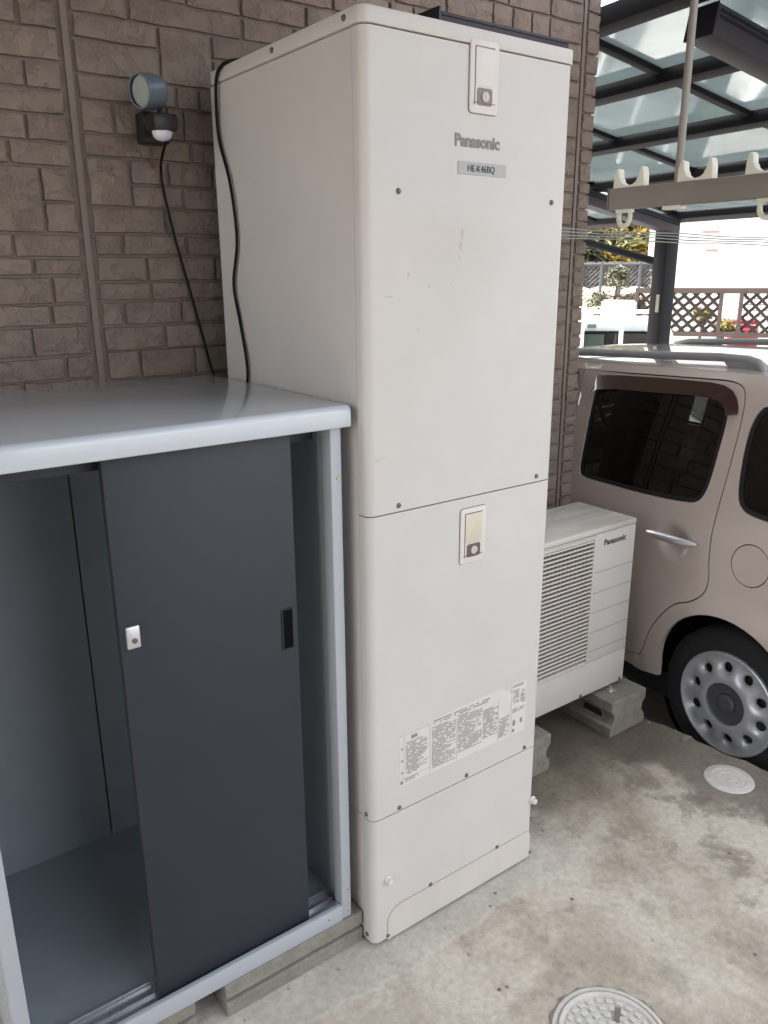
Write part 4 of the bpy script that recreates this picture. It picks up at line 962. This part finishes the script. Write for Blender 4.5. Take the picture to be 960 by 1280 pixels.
MB().obox(Vector((sa.x, sa.y, .9))+sd*slw/2+sn*.25, sd*slw/2, sn*.2, Z*1.0).build('wall', joint_m, SW)
r6 = random.Random(11); z = 1.15; cnt = 0
while z < 1.9:
    s = .0; h = r6.uniform(.13, .19)
    while s < slw:
        w2 = r6.uniform(.18, .34)
        if s > slw*.45:
            MB().obox(Vector((sa.x, sa.y, z+h/2))+sd*(s+w2/2)+sn*.03, sd*(w2/2-.012), sn*r6.uniform(.03, .06), Z*(h/2-.010)).build('stone', stone_m, SW, bevel=.02, seg=1); cnt += 1
        s += w2
    z += h
ga, gb = cell(14.5, 650, 340), cell(14.5, 816, 340); gd = Vector((gb.x-ga.x, gb.y-ga.y, 0)); gl = gd.length; gd.normalize()
CF = thing('chain_link_fence', (ga.x, ga.y, 1.2), 'grey chain link fence below the yellow tree', 'fence')
m_ = MB(); s = -1.0
def gp(s, z): return Vector((ga.x, ga.y, z))+gd*s
while s < gl:
    for sg in (0, 1):
        a, b = max(s, 0), min(s+.62, gl)
        if b > a:
            za, zb = 1.22+(a-s), 1.22+(b-s)
            if sg: za, zb = 1.84-(a-s), 1.84-(b-s)
            m_.tube([gp(a, za), gp(b, zb)], .004, 4, cap=False)
    s += .075
tag(m_.build('wire_mesh', galv, CF, weld=False), kind='stuff')
MB().tube([gp(0, 1.85), gp(gl, 1.85)], .022, 8).build('top_rail', galv, CF)
for k in range(7): MB().tube([gp(gl*(k+.35)/7, 1.0), gp(gl*(k+.35)/7, 1.87)], .025, 8).build('post', galv, CF)

def leaves(mb_, c, rad, n_, size, r7, squash=(1, 1, 1), lobes=9):
    cs = []
    for _ in range(lobes):
        v = Vector((r7.gauss(0, 1), r7.gauss(0, 1), r7.gauss(0, 1))).normalized()*rad*r7.uniform(.3, .8); cs.append((v, rad*r7.uniform(.25, .5)))
    for _ in range(n_):
        o1, r1 = r7.choice(cs); v = Vector((r7.gauss(0, 1), r7.gauss(0, 1), r7.gauss(0, 1))).normalized()*r1*r7.uniform(.55, 1.08)+o1
        p_ = Vector(c)+Vector((v.x*squash[0], v.y*squash[1], v.z*squash[2]))
        a = Vector((r7.gauss(0, 1), r7.gauss(0, 1), r7.gauss(0, .6))).normalized(); b = a.orthogonal().normalized(); b = (b+a.cross(b)*r7.uniform(-1, 1)).normalized(); s_ = size*r7.uniform(.6, 1.3)
        mb_.add([p_-a*s_, p_-b*s_*.45, p_+a*s_, p_+b*s_*.45], [(0, 1, 2, 3)])
def tree(name, base, cz, rad, n_, size, lm, label, seed, squash=(1, 1, .8), clumps=None, cat='tree'):
    r7 = random.Random(seed); t = thing(name, base, label, cat); base = Vector(base)
    top = Vector((base.x, base.y, cz)); tk = MB().tube([base, (base+top)/2+Vector((.04*rad, .03, 0)), top], [.07*rad+.015, .05*rad+.012, .02*rad+.006], 8)
    cl = clumps or [((r7.uniform(-.5, .5)*rad, r7.uniform(-.5, .5)*rad, r7.uniform(-.45, .5)*rad), rad*.55) for _ in range(6)]
    for (dx, dy, dz), rr in cl: tk.tube([base*.4+top*.6, top+Vector((dx, dy, dz))*.7], [.02*rad+.008, .006*rad+.003], 5)
    tk.build('trunk', bark_m, t)
    for i, m2 in enumerate(lm):
        mb_ = MB()
        for (dx, dy, dz), rr in cl: leaves(mb_, top+Vector((dx, dy, dz)), rr, n_//(len(cl)*len(lm)), size, r7, squash)
        tag(mb_.build('crown', m2, t, smooth=False, weld=False), kind='stuff')
    return t
q2 = cell(20, 762, 300); tree('yellow_tree', (q2.x, q2.y, .4), 2.45, 1.35, 7000, .085, [leafs[0], leafs[0], leafs[2], leafs[1]], 'tree with bright yellow leaves behind the stone wall', 21)
q2 = cell(21.5, 800, 300); tree('yellow_green_tree', (q2.x, q2.y, .4), 2.6, 1.2, 4200, .085, [leafs[1], leafs[0], leafs[4]], 'yellow-green tree just left of the carport post', 22)
q2 = cell(19, 728, 320); tree('dark_bush', (q2.x, q2.y, .6), 2.05, .75, 2600, .07, [leafs[2], leafs[2], leafs[4]], 'dark green bush beside the brick corner, under the yellow tree', 23, cat='bush')
q2 = cell(23, 740, 300); tree('dark_tree', (q2.x, q2.y, .2), 2.3, 1.5, 4200, .1, [leafs[2], leafs[4]], 'dark green tree standing behind the yellow tree', 25)
q2 = cell(12.9, 772, 352)
tree('clipped_shrub', (q2.x, q2.y, 1.05), q2.z, .30, 3600, .028, [leafs[3], leafs[3], leafs[4]], 'pale olive shrub in clipped tiers in front of the wire fence', 24, (1, 1, .7),
     clumps=[((0, 0, .03), .24), ((-.20, .18, -.28), .22), ((.10, -.12, -.26), .20), ((.22, -.22, -.34), .16), ((-.12, .12, -.48), .17), ((.0, .0, .14), .15)], cat='shrub')
# plants and red thing behind the lattice
q2 = fp_(slen(910), .72, .45); tree('yellow_flowering_plant', (q2.x, q2.y, .5), 1.02, .20, 900, .03, [leafs[0], leafs[1]], 'yellow flowering plant in the gap of the lattice fence', 31, (1, 1, .9), cat='plant')
q2 = fp_(slen(882), .8, .6); tree('yellow_plant', (q2.x, q2.y, .5), 1.10, .17, 700, .03, [leafs[0], leafs[1]], 'yellow plant seen through the first wide lattice panel', 32, (1, 1, .9), cat='plant')
rc = fp_(slen(938), 0, .9)
RC = thing('red_container', (rc.x, rc.y, .1), 'red rounded container behind the second lattice panel', 'container')
MB().obox((rc.x, rc.y, .65), fd*.20, fn*.2, Z*.33).build('body', red_m, RC, bevel=.08, seg=3)
MB().obox((rc.x, rc.y, 1.03), fd*.20, fn*.16, Z*.03).build('lid', red_m, RC, bevel=.02)
for ob in bpy.data.objects:
    if 'group' in ob.keys() and ob['group'] is None: del ob['group']
print('objects', len(bpy.data.objects))
